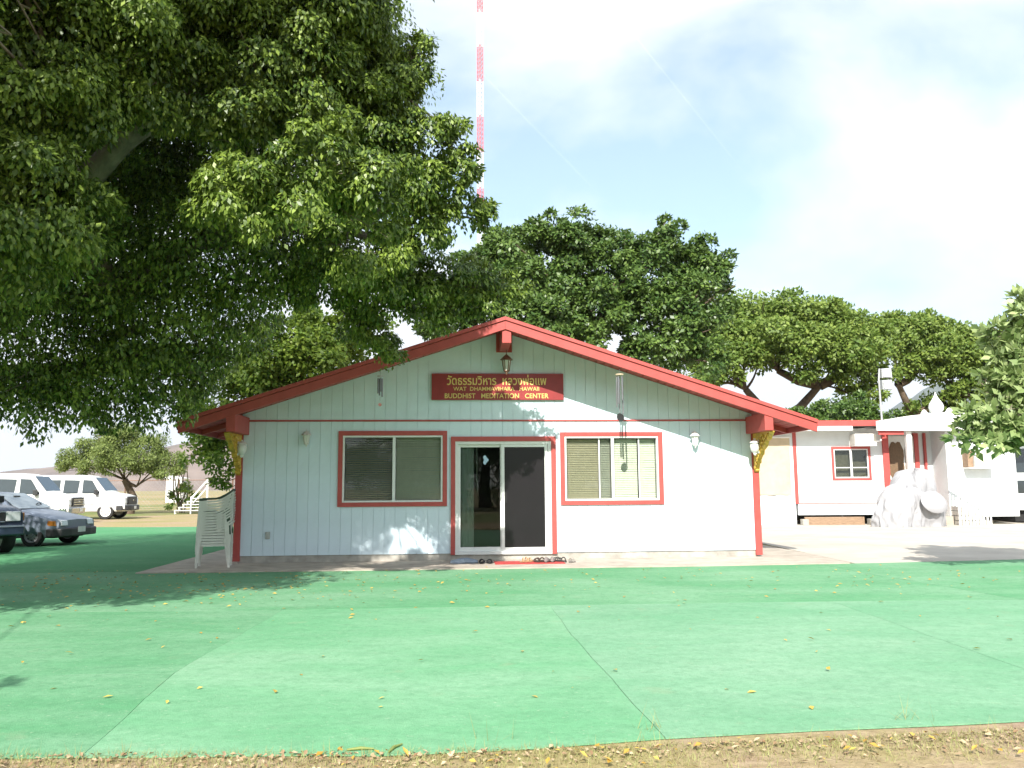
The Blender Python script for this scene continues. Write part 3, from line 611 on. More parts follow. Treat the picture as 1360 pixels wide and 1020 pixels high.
def sedan():
    t = thing('sedan_car', 'blue-grey compact sedan parked on the green carpet in tree shade', 'car', (-13.20, 21.55, 0), R(-4))
    pm = mat('blue_grey_car_paint', (.20, .235, .30), .3, .05, 4); W = .84
    def sec(top, wt, belt, zb=.22, wm=1.0):
        w_ = W * wm
        return [(0, zb), (w_ * .88, zb), (w_ * .98, zb + .14), (w_, .52 if belt > .6 else .45), (w_ * .97, belt), (wt + (w_ - wt) * .35, belt + (top - belt) * .5), (wt, top - .06), (wt * .88, top - .012), (wt * .45, top), (0, top + .012)]
    st = [(-2.1, sec(.86, .70, .74, .34, .90)), (-2.02, sec(.94, .72, .84, .28)), (-1.5, sec(.98, .72, .88)), (-1.28, sec(1.02, .66, .89)), (-.75, sec(1.31, .56, .90)), (-.3, sec(1.345, .57, .90)), (.15, sec(1.33, .56, .89)),
          (.45, sec(1.20, .60, .88)), (.95, sec(.905, .72, .86)), (1.05, sec(.88, .73, .84)), (1.6, sec(.78, .73, .72, .22)), (1.95, sec(.70, .72, .64, .24, .97)), (2.08, sec(.64, .70, .58, .30, .92))]
    b = loft(st, 'body', pm, t); cut_arches(b, [(1.42, .28), (-1.1, .28)], .345, .2)
    MB().box(-1.9, 1.9, -.6, .6, .2, .55).build('underbody', M['rubber'], t)
    for x in (1.42, -1.1):
        for sg in (-1, 1): wheel(t, x, sg * .73, .285, .18, mat('grey_wheel_trim_%d%d' % (x > 0, sg), (.25, .26, .27), .45, .1, metal=.4), None, sg)
    for sg in (-1, 1):
        for q in ([(-.28, .93), (.72, .93), (.34, 1.24), (-.26, 1.27)], [(-1.08, .94), (-.36, .93), (-.34, 1.27), (-.72, 1.25)]):
            P = [Vector((x, sg * (W * .965 - (z - .9) * .60 + .012), z)) for x, z in q]
            MB().prism(P, (0, sg * .008, .004)).build('side_window', M['carglass'], t)
        MB().box(.52, .66, sg * .86 - .07, sg * .86 + .07, .90, 1.02).build('mirror', M['blackplast'], t, bevel=.02)
        MB().prism([(1.93, sg * .42, .505), (2.115, sg * .42, .505), (2.09, sg * .42, .635), (1.98, sg * .42, .665)], (0, sg * .26, 0)).build('headlight', M['lamp'], t, bevel=.012)
        MB().prism([(1.80, sg * .69, .505), (2.04, sg * .69, .505), (2.0, sg * .69, .63), (1.83, sg * .69, .63)], (0, sg * .132, 0)).build('indicator', M['amber'], t, bevel=.01)
        MB().box(-.05, .12, sg * .825 - .008, sg * .825 + .012, .78, .82).build('door_handle', M['blackplast'], t)
    for sg in (-1, 1):
        for x in (-.33, .78): MB().box(x, x + .01, sg * .832 - .012, sg * .832 + .012, .34, .88).build('door_seam', M['rubber'], t)
        MB().box(-.95, 1.05, sg * .838 - .01, sg * .838 + .012, .50, .545).build('side_moulding', M['blackplast'], t)
    P = [Vector((.93, .70, .915)), Vector((.93, -.70, .915)), Vector((.26, -.50, 1.295)), Vector((.26, .50, 1.295))]; nrm = Vector((.5, 0, .87)).normalized()
    MB().prism([p + nrm * .014 for p in P], nrm * .008).build('windscreen', mat('bright_windscreen', (.30, .34, .36), .08, .1, 3, spec=.9), t)
    MB().prism([(1.98, -.84, .24), (2.16, -.76, .24), (2.21, -.4, .24), (2.21, .4, .24), (2.16, .76, .24), (1.98, .84, .24), (1.80, .845, .24), (1.80, -.845, .24)], (0, 0, .20)).build('bumper', M['blackplast'], t, bevel=.03)
    MB().box(2.212, 2.22, -.16, .16, .33, .47).build('number_plate', M['plate'], t)
    MB().tube([(.75 + .16 * math.cos(a) * .3, .36 + .16 * math.sin(a), .90 + .16 * math.cos(a)) for a in [2 * math.pi * k / 16 for k in range(17)]], .014, 5).build('steering_wheel', M['blackplast'], t)
    MB().box(.40, .44, -.11, .11, 1.18, 1.25).build('rear_view_mirror', M['blackplast'], t)
    return t
sedan()
def suv():
    t = thing('sport_utility_vehicle', 'dark blue utility vehicle with chrome grille, nose beside the blue-grey sedan', 'car', (-12.9, 19.0, 0), R(-38))
    pm = mat('dark_blue_car_paint', (.035, .05, .085), .25, .05, 4); W = .90
    def sec(top, wt, belt, zb=.36, wm=1.0):
        w_ = W * wm
        return [(0, zb), (w_ * .9, zb), (w_ * .98, zb + .14), (w_, .74), (w_ * .98, belt), (wt + (w_ - wt) * .35, belt + (top - belt) * .5), (wt, top - .05), (wt * .9, top - .012), (wt * .45, top), (0, top + .012)]
    st = [(-2.3, sec(1.66, .70, 1.06)), (-2.2, sec(1.72, .72, 1.1)), (-.6, sec(1.76, .72, 1.1)), (.0, sec(1.72, .70, 1.1)), (.62, sec(1.16, .82, 1.06)), (.75, sec(1.12, .83, 1.04)), (1.6, sec(1.06, .82, .99)), (1.98, sec(1.0, .80, .93, .4, .97)), (2.08, sec(.94, .78, .88, .45, .94))]
    b = loft(st, 'body', pm, t); cut_arches(b, [(1.30, .37), (-1.4, .37)], .45, .2)
    MB().box(-2.0, 1.9, -.6, .6, .34, .7).build('underbody', M['rubber'], t)
    for x in (1.30, -1.4):
        for sg in (-1, 1): wheel(t, x, sg * .78, .365, .24, M['galv'], None, sg)
    for sg in (-1, 1):
        for q in ([(-.5, 1.14), (.48, 1.14), (.1, 1.60), (-.48, 1.64)], [(-1.4, 1.14), (-.6, 1.14), (-.58, 1.64), (-1.38, 1.64)]):
            MB().prism([Vector((x, sg * (W * .965 - (z - 1.1) * .30 + .012), z)) for x, z in q], (0, sg * .008, 0)).build('side_window', M['carglass'], t)
        MB().box(.3, .42, sg * .98 - .09, sg * .98 + .09, 1.1, 1.26).build('mirror', M['blackplast'], t, bevel=.02)
        MB().prism([(1.95, sg * .48, .72), (2.12, sg * .48, .72), (2.10, sg * .48, .93), (1.98, sg * .48, .93)], (0, sg * .30, 0)).build('headlight', M['lamp'], t, bevel=.015)
        MB().box(1.82, 2.04, sg * .855 - .02, sg * .855 + .03, .72, .90).build('indicator', M['amber'], t, bevel=.01)
    P = [Vector((.58, .76, 1.18)), Vector((.58, -.76, 1.18)), Vector((.06, -.62, 1.66)), Vector((.06, .62, 1.66))]; nrm = Vector((.68, 0, .73)).normalized()
    MB().prism([p + nrm * .014 for p in P], nrm * .008).build('windscreen', M['carglass'], t)
    gr = MB().box(2.05, 2.13, -.46, .46, .70, .94).build('grille', M['blackplast'], t, bevel=.015)
    for z in (.705, .915): MB().box(2.12, 2.145, -.46, .46, z, z + .022).build('grille_bar', M['chrome'], gr)
    MB().lathe([(.06, 0), (.06, .012)], n=16, m=Matrix.Translation((2.13, 0, .82)) @ Matrix.Rotation(R(90), 4, 'Y')).build('badge', M['chrome'], gr)
    MB().prism([(1.98, -.92, .42), (2.18, -.84, .42), (2.25, -.4, .42), (2.25, .4, .42), (2.18, .84, .42), (1.98, .92, .42), (1.78, .925, .42), (1.78, -.925, .42)], (0, 0, .22)).build('bumper', pm, t, bevel=.03)
    MB().prism([(2.20, -.82, .60), (2.262, -.4, .60), (2.262, .4, .60), (2.20, .82, .60)], (0, 0, .035)).build('bumper_trim', M['chrome'], t)
    MB().box(2.252, 2.262, -.16, .16, .45, .58).build('number_plate', M['plate'], t)
suv()
# ================================================================ long white outbuilding beyond the driveway
ax = thing('outbuilding', 'white low outbuilding with red fascia, window and recessed red-framed door', 'building', (0, 29.2, 0))
M['awall'] = mat('white_wall_paint', (.72, .755, .76), .6, .04, 3, .06, 40, grime=.1)
aw = MB().box(6.0, 9.88, .0, .12, 0, 3.35)
aw.box(9.95, 11.28, 0, .12, .35, 3.35).box(12.49, 13.02, 0, .12, .35, 3.35).box(11.28, 12.49, .001, .12, .35, 1.62).box(11.28, 12.49, .001, .12, 2.64, 3.35)
aw.box(13.02, 13.14, .0, .6, 0.0, 3.35).box(13.14, 14.99, .5, .62, 0, 3.35).box(15.0, 15.12, -.39, 1.6, 0, 3.3)
aw.box(6, 6.12, .12, 6, 0, 3.35).box(6.12, 15, 5.9, 6, 0, 3.35).box(15.0, 15.12, 1.62, 6, 0, 3.35).build('wall', M['awall'], ax)
MB().box(9.86, 9.98, -.03, .1, .74, 3.36).build('corner_trim', M['red'], ax)
MB().box(9.99, 13.0, -.02, .0, .745, .765).build('base_trim', M['red'], ax)
MB().box(5.9, 12.84, -.62, -.56, 3.40, 3.60).build('fascia', M['red'], ax, bevel=.005)
MB().prism([(5.9, -.56, 3.42), (13.0, -.56, 3.42), (13.0, -.56, 3.58), (5.9, -.56, 3.58)], (0, 6.9, .18)).build('roof', M['offwhite'], ax)
MB().box(8.5, 11.75, -.66, -.55, 3.24, 3.398).build('gutter', M['white'], ax, bevel=.02)
cv = MB(); nx = 14                                         # roll-down canvas with gentle ripples
for i in range(nx + 1):
    x = 7.9 + i * 1.84 / nx
    for j in range(6): cv.v.append((x, -.04 + .018 * math.sin(i * 1.9) * (j / 5) + .01 * math.sin(i * .7 + j), 3.03 - j * .395 + .012 * math.sin(i * 1.3) * (j == 5)))
for i in range(nx):
    for j in range(5): cv.f.append((i * 6 + j, i * 6 + j + 1, (i + 1) * 6 + j + 1, (i + 1) * 6 + j))
cv.build('canvas_blind', M['tan'], ax, 60); MB().tube([(7.9, -.04, 3.06), (9.76, -.04, 3.06)], .03, 8).build('blind_roller', M['white'], ax)
wn = MB().box(11.2, 11.28, -.03, .02, 1.55, 2.72).box(12.49, 12.57, -.03, .02, 1.55, 2.72).box(11.28, 12.49, -.029, .02, 1.55, 1.62).box(11.28, 12.49, -.029, .02, 2.64, 2.72).build('window', M['red'], ax)
MB().box(11.28, 11.32, -.01, .06, 1.62, 2.64).box(12.45, 12.49, -.01, .06, 1.62, 2.64).box(11.32, 12.45, -.009, .06, 1.62, 1.66).box(11.32, 12.45, -.009, .06, 2.60, 2.64).box(11.85, 11.92, -.015, .06, 1.66, 2.60).box(11.32, 11.85, -.005, .05, 1.97, 2.0).box(11.92, 12.45, -.005, .05, 1.97, 2.0).build('frame', M['alu'], wn)
for a, b in ((11.32, 11.85), (11.92, 12.45)): MB().box(a, b, .03, .035, 1.66, 2.60).build('pane', M['glass'], wn)
MB().box(11.29, 12.48, .2, .21, 1.6, 2.66).build('curtain', mat('brown_curtain', (.20, .15, .11), .9, .2, 12), wn)
MB().box(13.0, 13.2, -.08, .06, .3, 3.28).build('door_post', M['red'], ax); MB().box(14.32, 14.47, .36, .49, .3, 3.2).build('door_post', M['red'], ax); MB().box(14.68, 14.75, .38, .49, .3, 3.2).build('door_post', M['red'], ax)
dr = MB().box(13.34, 14.31, .40, .48, .4, 3.1).build('door', M['white'], ax)
for xc, hw_ in ((13.66, .27), (14.12, .15)):
    pts = []
    for k in range(24):
        a = 2 * math.pi * k / 24; r = 1 / (abs(math.cos(a)) ** 4 + abs(math.sin(a)) ** 4) ** .25 * (1 - .06 * math.cos(8 * a)); pts.append((xc + hw_ * r * math.cos(a), .385, 2.2 + .68 * r * math.sin(a)))
    MB().prism(pts, (0, .012, 0)).build('screen_panel', mat('brown_screen_%d' % int(xc * 100), (.16, .10, .055), .7, .2, 20), dr)
MB().box(13.15, 14.97, -.7, .49, .0, .3).build('porch_floor', M['concrete'], ax)
MB().box(13.52, 13.69, -.78, -.62, .0, 3.20).build('porch_column', M['white'], ax, bevel=.01)
MB().box(12.55, 13.4, -.85, -.77, 3.08, 3.22).build('porch_beam', M['red'], ax)
MB().prism([(12.45, -.95, 3.22), (14.8, -.95, 3.19), (18.2, -.95, 3.16), (18.2, -.95, 4.02), (16.1, -.95, 3.96), (13.55, -.95, 3.71), (12.45, -.95, 3.54)], (0, .08, 0)).build('porch_fascia', M['white'], ax)
MB().prism([(13.05, -.87, 3.45), (18.2, -.87, 3.78), (18.2, -.87, 3.88), (13.05, -.87, 3.55)], (0, 6.5, 0)).build('porch_roof', M['offwhite'], ax)
MB().box(14.98, 17.35, -.5, -.4, .28, 3.2).box(14.98, 15.0, -.4, 2, .28, 3.2).box(17.25, 17.35, -.4, 2, .28, 3.2).build('wing_wall', M['awall'], ax)
tag(MB().box(10.1, 12.15, -.22, -.10, .05, .33).build('timber_beam', M['wood'], None, loc=(0, 29.2, -.045), bevel=.01), 'weathered brown timber lying along the foot of the white wall', 'beam')
for x, w_ in ((9.98, .2), (12.3, .5)): tag(MB().box(x, x + w_, -.35, -.05, 0, .2).build('concrete_block', M['found'], None, loc=(0, 29.2, .0152), bevel=.01), 'pale concrete block by the %s end of the brown timber' % ('canvas' if x < 11 else 'tarpaulin'), 'block')
def aircon(label, x0, x1, y0, y1, z0, z1, side=None):
    t = thing('air_conditioner', label, 'air conditioner', ((x0 + x1) / 2, y0, z0))
    w2 = (x1 - x0) / 2; h = z1 - z0
    MB().box(-w2, w2, 0, y1 - y0, 0, h).build('casing', M['offwhite'], t, bevel=.01)
    fr = MB().box(-w2 + .03, w2 - .03, -.012, 0, .03, h - .03).build('front_grille', M['blind'], t)
    for k in range(int((w2 * 2 - .1) / .045)): MB().box(-w2 + .05 + k * .045, -w2 + .062 + k * .045, -.02, -.012, .05, h - .05).build('louvre', M['galv'], fr)
    if side: MB().box(-w2 - .18, -w2 - .005, .1, y1 - y0, 0, h).build('filler_board', M['wood'], t)
    MB().box(-w2 - (.18 if side else 0), w2, .02, y1 - y0, -.04, -.002).build('shelf', M['white'], t)
aircon('boxy window air conditioner above the small red-framed window under the fascia', 11.87, 12.62, 28.72, 29.198, 2.76, 3.14)
aircon('cream air conditioner with brown filler board on the blank white wing wall', 15.70, 16.42, 28.25, 28.698, 1.95, 2.54, True)
t = thing('roof_finial', 'white lotus-bud finial standing on the porch roof', 'finial', (14.85, 28.9, 3.58))
MB().box(-.24, .24, -.24, .24, .0, .28).build('plinth', M['white'], t); MB().lathe([(.14, .28), (.22, .36), (.25, .48), (.22, .60), (.13, .74), (.06, .86), (.025, .96), (.006, 1.02)], n=18).build('bud', M['white'], t, 60)
for x, r in ((14.42, .13), (15.3, .14)): tag(MB().lathe([(r * .6, -.1), (r, .05), (r * .95, .14), (r * .5, .24), (.01, .28)], n=12).build('roof_ornament', M['white'], None, 60, loc=(x, 28.9, 3.70 if x < 15 else 3.76)), 'small round white ornament on the %s side of the lotus finial' % ('floodlight' if x < 15 else 'wing wall'), 'ornament')
t = thing('floodlight_pole', 'galvanised pole with two stacked floodlights where red fascia meets porch', 'floodlight', (12.97, 29.0, 3.45))
MB().tube([(0, 0, 0), (-.02, 0, 1.62), (.02, 0, 2.0)], .035, 8).build('pole', M['galv'], t)
for z in (1.25, 1.66):
    h = MB().prism([(.05, -.1, z), (.40, -.14, z - .02), (.38, -.14, z + .34), (.05, -.1, z + .32)], (0, .2, .03)).build('lamp_housing', M['galv'], t, bevel=.01)
    MB().prism([(.09, -.145, z + .03), (.36, -.155, z + .02), (.345, -.155, z + .30), (.09, -.145, z + .28)], (0, -.012, 0)).build('lamp_glass', M['lamp'], h)
# tarpaulin-covered heap
def drape(cx, cy, rx, ry, h, seed, skew=0, nf=9):
    from mathutils import noise as mn
    nu, nv = 150, 46; b = MB(); so_ = Vector((seed * 7.3, seed * 3.1, 0))
    for j in range(nv + 1):
        t = j / nv
        for i in range(nu):
            a = 2 * math.pi * i / nu; rad = math.sin(t * math.pi / 2) ** .7; z = h * (1 - t ** 2.4)
            d = Vector((math.cos(a), math.sin(a), 0)); q = Vector((d.x * rx * 1.3, d.y * ry * 1.3, z)) + so_
            lump = .30 * mn.noise(q * 1.3)
            crease = 1 - abs(mn.noise(Vector((q.x * 4.4 + 1.6 * z, q.y * 4.4, q.z * 2.6)) + so_)) * 2.2        # sharp ridged folds
            swag = .05 * math.sin(nf * a + 5 * t + 2.5 * mn.noise(q * 1.1)) * t
            f = 1 + lump + .125 * crease * (.35 + .65 * t) + swag
            b.v.append((cx + rx * rad * f * d.x + skew * z, cy + ry * rad * f * d.y, max(0., z * (1 + .5 * lump) + .07 * crease * (1 - t) * h * .6)))
    for j in range(nv):
        for i in range(nu):
            q = (i + 1) % nu; b.f.append((j * nu + i, j * nu + q, (j + 1) * nu + q, (j + 1) * nu + i))
    return b
hp_ = thing('tarpaulin_heap', 'heap under white wrinkled tarpaulin in front of the porch column', 'tarpaulin', (12.98, 27.6, .016))
drape(.35, .2, .85, .65, 1.72, 3, .04, 8).build('tarpaulin', M['tarp'], hp_, 180)
drape(-.40, -.15, .74, .5, 1.28, 5, .26, 11).build('tarpaulin', M['tarp'], hp_, 180)
MB().lathe([(.02, .06), (.25, .05), (.42, .0), (.44, -.02), (.40, -.02), (.02, .03)], n=26, m=Matrix.Translation((.62, -.62, .80)) @ Matrix.Rotation(R(72), 4, 'X') @ Matrix.Rotation(R(16), 4, 'Y') @ Matrix.Diagonal((1.15, .85, 1, 1))).build('round_cover', M['tarp'], hp_, 50)
# stair with picket railing
t = thing('stair_railing', 'white picket stair railing descending beside the tarpaulin heap', 'railing', (-.25, 28.0, .016))
for k in range(10):
    x = 15.15 + k * .115; zt = 1.62 - k * .075; MB().box(x, x + .05, 0, .03, .0, zt).build('picket', M['white'], t)
MB().prism([(15.1, -.02, 1.62), (16.3, -.02, .87), (16.3, -.02, .94), (15.1, -.02, 1.69)], (0, .07, 0)).build('handrail', M['white'], t)
for k in range(4): MB().box(15.25 + k * .26, 16.4, .1, .8, k * .17 * 0, .62 - k * .16).build('step', M['offwhite'], t) if False else MB().box(15.25, 15.5 + k * .26, .1 + .001 * k, .8, .48 - k * .16, .62 - k * .16).build('step', M['offwhite'], t)
# trailer at the right edge and a barrel
t = thing('trailer_home', 'white trailer with dark side window half hidden by the leafy tree', 'trailer', (17.75, 29.6, 0))
MB().box(0, 6, 0, 2.4, .45, 3.1).build('body', M['awall'], t, bevel=.03)
MB().box(.02, .95, -.02, 0, 1.78, 2.62).build('window', M['carglass'], t); MB().box(.1, 1.6, -.02, 0, 1.05, 1.5).build('window', M['carglass'], t)
MB().tube([(.5, -.3, .9), (.95, -.3, 1.6)], .03, 6).build('brace', M['white'], t); MB().box(.1, 5.8, .2, 2.2, .05, .45).build('underframe', M['rubber'], t)
tag(MB().lathe([(.02, -.5), (.28, -.48), (.31, -.2), (.29, 0), (.31, .2), (.28, .48), (.02, .5)], n=20, m=Matrix.Rotation(R(84), 4, 'Y')).build('barrel', M['tan'], None, 40, loc=(18.1, 28.4, .72)), 'tan barrel lying on a timber cradle before the trailer', 'barrel')
tag(MB().box(17.55, 18.7, -.2, .2, .0, .18).box(17.7, 17.9, -.2, .2, .18, .42).box(18.35, 18.55, -.2, .2, .18, .42).build('barrel_cradle', M['wood'], None, loc=(0, 28.4, .016)), 'timber cradle under the tan barrel', 'cradle')
# ================================================================ left background: steps, fence, shed
t = thing('garden_steps', 'white open timber steps with slanted handrail beyond the stacked chairs', 'steps', (-19.6, 48.5, 0), R(18))
for k in range(5):
    st = MB().box(.0 + k * .22, 1.5, -.5, .5, .17 * (k + 1), .17 * (k + 1) + .05).build('tread', M['offwhite'], t)
    for j in range(4): MB().box(k * .22 + .02, k * .22 + .07, -.5 + j * .31, -.45 + j * .31, .17 * k + .05 * (k > 0), .17 * (k + 1)).build('riser_post', M['offwhite'], t)
for y in (-.52, .5):
    MB().tube([(.9, y, .9), (1.75, y, 1.95)], .035, 6).build('handrail', M['white'], t); MB().tube([(1.0, y, .6), (1.75, y, 1.55)], .03, 6).build('handrail', M['white'], t)
    MB().tube([(1.75, y, 0), (1.75, y, 1.98)], .04, 6).build('post', M['white'], t); MB().tube([(.9, y, 0), (.9, y, 1.0)], .04, 6).build('post', M['white'], t)
tag(MB().box(-.9, .9, -.8, .8, 0, 2.6).prism([(-1, -.9, 2.6), (1, -.9, 2.6), (1, -.9, 2.68), (-1, -.9, 3.0)], (0, 1.8, 0)).build('shed', M['white'], None, loc=(-37, 92, 0)), 'tiny white shed far off in the dry field beyond the fence', 'shed')
t = thing('chain_link_fence', 'rusty chain-link fence with thin posts across the dry field', 'fence', (0, 56, 0))
for k in range(14): MB().tube([(-62 + k * 3.6, 0, 0), (-62 + k * 3.6, 0, 2.05)], .055, 6).build('post', M['bronze'], t)
MB().tube([(-62, 0, 2.03), (-15, 0, 2.03)], .025, 5).build('top_rail', M['bronze'], t)
wm = MB()
for k in range(180):
    x = -62 + k * .26; wm.tube([(x, 0, .05), (x + 1.98, 0, 2.03)], .004, 3, False).tube([(x + 1.98, .004, .05), (x, .004, 2.03)], .004, 3, False)
tag(wm.build('wire_mesh', M['galv'], t), kind='stuff')
# ================================================================ radio mast
t = thing('radio_mast', 'tall red and white banded lattice radio mast with guy wires', 'mast', (-4.95, 130, 0))
def section(m, name):
    b = MB(); Ls = 6.15; r = .55; P = [(r * math.cos(2 * math.pi * k / 3 + .5), r * math.sin(2 * math.pi * k / 3 + .5)) for k in range(3)]
    for (x, y) in P: b.tube([(x, y, 0), (x, y, Ls)], .07, 6)
    for i in range(8):
        z = i * Ls / 8
        for k in range(3):
            p, q = P[k], P[(k + 1) % 3]; b.tube([(*p, z), (*q, z + Ls / 8)], .03, 4); b.tube([(*p, z), (*q, z)], .03, 4); b.tube([(*q, z), (*p, z + Ls / 8)], .03, 4)
    return b.mesh(name, m)
ms = [section(mat('mast_red', (.60, .16, .19), .5, .1), 'mast_section'), section(mat('mast_white', (.8, .8, .8), .5, .05), 'mast_section')]
for k in range(19): link('mast_section', ms[(k + 1) % 2], t, (0, 0, .75 + k * 6.15))
MB().box(-1, 1, -1, 1, 0, .75).build('base', M['concrete'], t)
for k, (z, dx, dy) in enumerate(((112, 75, -10), (112, -60, 40), (112, -10, -75 + 150), (70, 60, -8), (70, -50, 32), (70, -8, 60))):
    MB().tube([(0, 0, z), (dx, dy, .0)], .004, 4).build('guy_wire', M['galv'], t)
# ================================================================ distant mountains
def ridge(name, cx, cy, length, depth, prof, m, seed, ang=0):
    b = MB(); nu, nv = 90, 14; rs = np.random.RandomState(seed); ph = rs.uniform(0, 6.28, 12)
    for j in range(nv + 1):
        v = j / nv * 2 - 1
        for i in range(nu + 1):
            u = i / nu; h = np.interp(u, [p[0] for p in prof], [p[1] for p in prof])
            rug = sum(math.sin((u * (9 + 7 * k) + v * (2 + k)) * 3 + ph[k]) / (k + 1.5) for k in range(6)) * .07
            b.v.append(((u - .5) * length, v * depth + 0.03 * length * math.sin(u * 19 + ph[7]), h * max(0, 1 - abs(v) ** 1.15) * (1 + rug) - 1.5))
    for j in range(nv):
        for i in range(nu): b.f.append((j * (nu + 1) + i, j * (nu + 1) + i + 1, (j + 1) * (nu + 1) + i + 1, (j + 1) * (nu + 1) + i))
    o = b.build(name, m, None, 80, loc=(cx, cy, 0), rot=(0, 0, ang)); return tag(o, kind='structure')
ridge('mountain', 2700, 5000, 5200, 900, [(0, 0), (.15, 150), (.30, 240), (.40, 400), (.46, 560), (.52, 620), (.60, 560), (.7, 640), (.85, 300), (1, 0)], mat('mountain_scrub', (.07, .085, .055), .95, .4, .004), 4)
ridge('hill', -1000, 2600, 2600, 420, [(0, 0), (.2, 40), (.4, 110), (.55, 150), (.7, 165), (.85, 120), (1, 0)], mat('hill_scrub', (.17, .125, .10), .95, .35, .008), 9)
# ================================================================ trees
def leaf_mesh(name, blobs, n, size, m, parent, seed, droop=.5, sub=.32, nsub=9, asp=.42, flat=1.0, inner=.12, xyz=None):
    rs = np.random.RandomState(seed); B = np.array([b[:4] for b in blobs]); rad = B[:, 3]
    wts = rad ** 2.1; wts = wts / wts.sum()
    subs = []                                              # twig clusters spread over each clump
    for i in range(len(B)):
        k = max(4, int(nsub * (rad[i] / .8) ** 1.3)) if nsub > 0 else 4
        d = rs.normal(size=(k, 3)); d /= np.linalg.norm(d, axis=1)[:, None]; d[:, 2] = d[:, 2] * .9 + .12
        r = rad[i] * rs.uniform(.45, 1.0, (k, 1))
        sc = rs.uniform(.7, 1.3, (k, 1)) * sub * (rad[i] ** .6)
        subs.append(np.hstack([B[i, :3] + d * r * np.array([1, 1, flat]), sc, d]))
    cnt = np.array([len(s) for s in subs]); off = np.concatenate([[0], np.cumsum(cnt)[:-1]]); SB = np.vstack(subs)
    bi = rs.choice(len(B), n, p=wts); si = off[bi] + (rs.rand(n) * cnt[bi]).astype(int)
    c = SB[si]; g = rs.normal(size=(n, 3)); g /= np.linalg.norm(g, axis=1)[:, None]; g = g + c[:, 4:7] * .55 + np.array([0, 0, .3]); g /= np.linalg.norm(g, axis=1)[:, None]
    p = c[:, :3] + g * np.array([1, 1, .75]) * c[:, 3:4] * (.5 + .6 * rs.rand(n, 1) ** .6)
    odd = rs.rand(n) < inner
    q = rs.normal(size=(n, 3)); q = q / np.linalg.norm(q, axis=1)[:, None] * (.85 * rad[bi] * rs.rand(n) ** .45)[:, None] * np.array([1, 1, flat]) + B[bi, :3]; p[odd] = q[odd]
    outw = p - B[bi, :3]; outw /= np.linalg.norm(outw, axis=1)[:, None] + 1e-6; outw = outw * .45 + g * .55
    ax = outw * .45 + rs.normal(size=(n, 3)) * .45; ax[:, 2] -= droop; ax /= np.linalg.norm(ax, axis=1)[:, None]
    nr = outw * 1.1 + rs.normal(size=(n, 3)) * .34 + np.array([0, 0, .55]); sd_ = np.cross(ax, nr); sd_ /= np.linalg.norm(sd_, axis=1)[:, None] + 1e-6
    nn = np.cross(sd_, ax)
    L_ = size * rs.uniform(.65, 1.25, (n, 1)); wd = L_ * asp * .5
    mid = p + ax * L_ * .45 - nn * L_ * .06
    V = np.stack([p, mid + sd_ * wd, p + ax * L_ - nn * L_ * .12, mid - sd_ * wd], 1).reshape(-1, 3)
    me = bpy.data.meshes.new(name); me.vertices.add(4 * n); me.vertices.foreach_set('co', V.ravel())
    me.loops.add(4 * n); me.loops.foreach_set('vertex_index', np.arange(4 * n, dtype=np.int32)); me.polygons.add(n)
    me.polygons.foreach_set('loop_start', np.arange(0, 4 * n, 4, dtype=np.int32))
    at = me.attributes.new('rnd', 'FLOAT', 'POINT'); r_ = np.clip(rs.rand(n) ** 1.6 * .8 + rs.rand(len(SB))[si] * .3, 0, 1); at.data.foreach_set('value', np.repeat(r_, 4).astype(np.float32))
    me.update(calc_edges=True); me.validate(); me.materials.append(m); me.shade_smooth()
    return link(name, me, parent), SB
def limbs(name, nodes, blobs, r0, m, parent, seed, tw=3, SB=None, minr=.012, every=1, bend=.25):
    """each clump is joined to the nearest fork by a bent, tapering limb; finer twigs run on to the leaf clusters"""
    rr = random.Random(seed); b = MB()
    for i, bl in enumerate(blobs):
        if i % every: continue
        e = Vector(bl[:3]); best = min(range(len(nodes)), key=lambda k: (Vector(nodes[k][:3]) - e).length - nodes[k][3] * .0)
        s0 = Vector(nodes[best][:3]); d = e - s0
        r = max(minr * 1.6, r0 * min(1, .25 + d.length * .07))
        k1 = s0 + d * .35 + Vector((rr.uniform(-1, 1), rr.uniform(-1, 1), rr.uniform(-.1, .9))) * d.length * bend * .5
        k2 = s0 + d * .70 + Vector((rr.uniform(-1, 1), rr.uniform(-1, 1), rr.uniform(-.2, .8))) * d.length * bend * .4
        pts = []
        for j in range(9):
            t = j / 8; pts.append(s0 * (1 - t) ** 3 + k1 * 3 * t * (1 - t) ** 2 + k2 * 3 * t * t * (1 - t) + e * t ** 3)
        b.tube(pts, [max(minr, r * (1 - .82 * j / 8)) for j in range(9)], 6, False)
        for q in range(tw):
            f = pts[rr.randint(4, 8)]; dv = Vector((rr.gauss(0, 1), rr.gauss(0, 1), rr.gauss(.1, .7))).normalized() * bl[3] * rr.uniform(.6, .95); mdl = f + dv * .5 + Vector((0, 0, .06 * bl[3]))
            b.tube([f, mdl, e + dv], [minr * 1.3, minr, minr * .5], 4, False)
    return b.build(name, m, parent, 60)
def trunk(name, pts, rads, m, parent, flare=1.0):
    return MB().tube(pts, rads, 14).build(name, m, parent, 60)
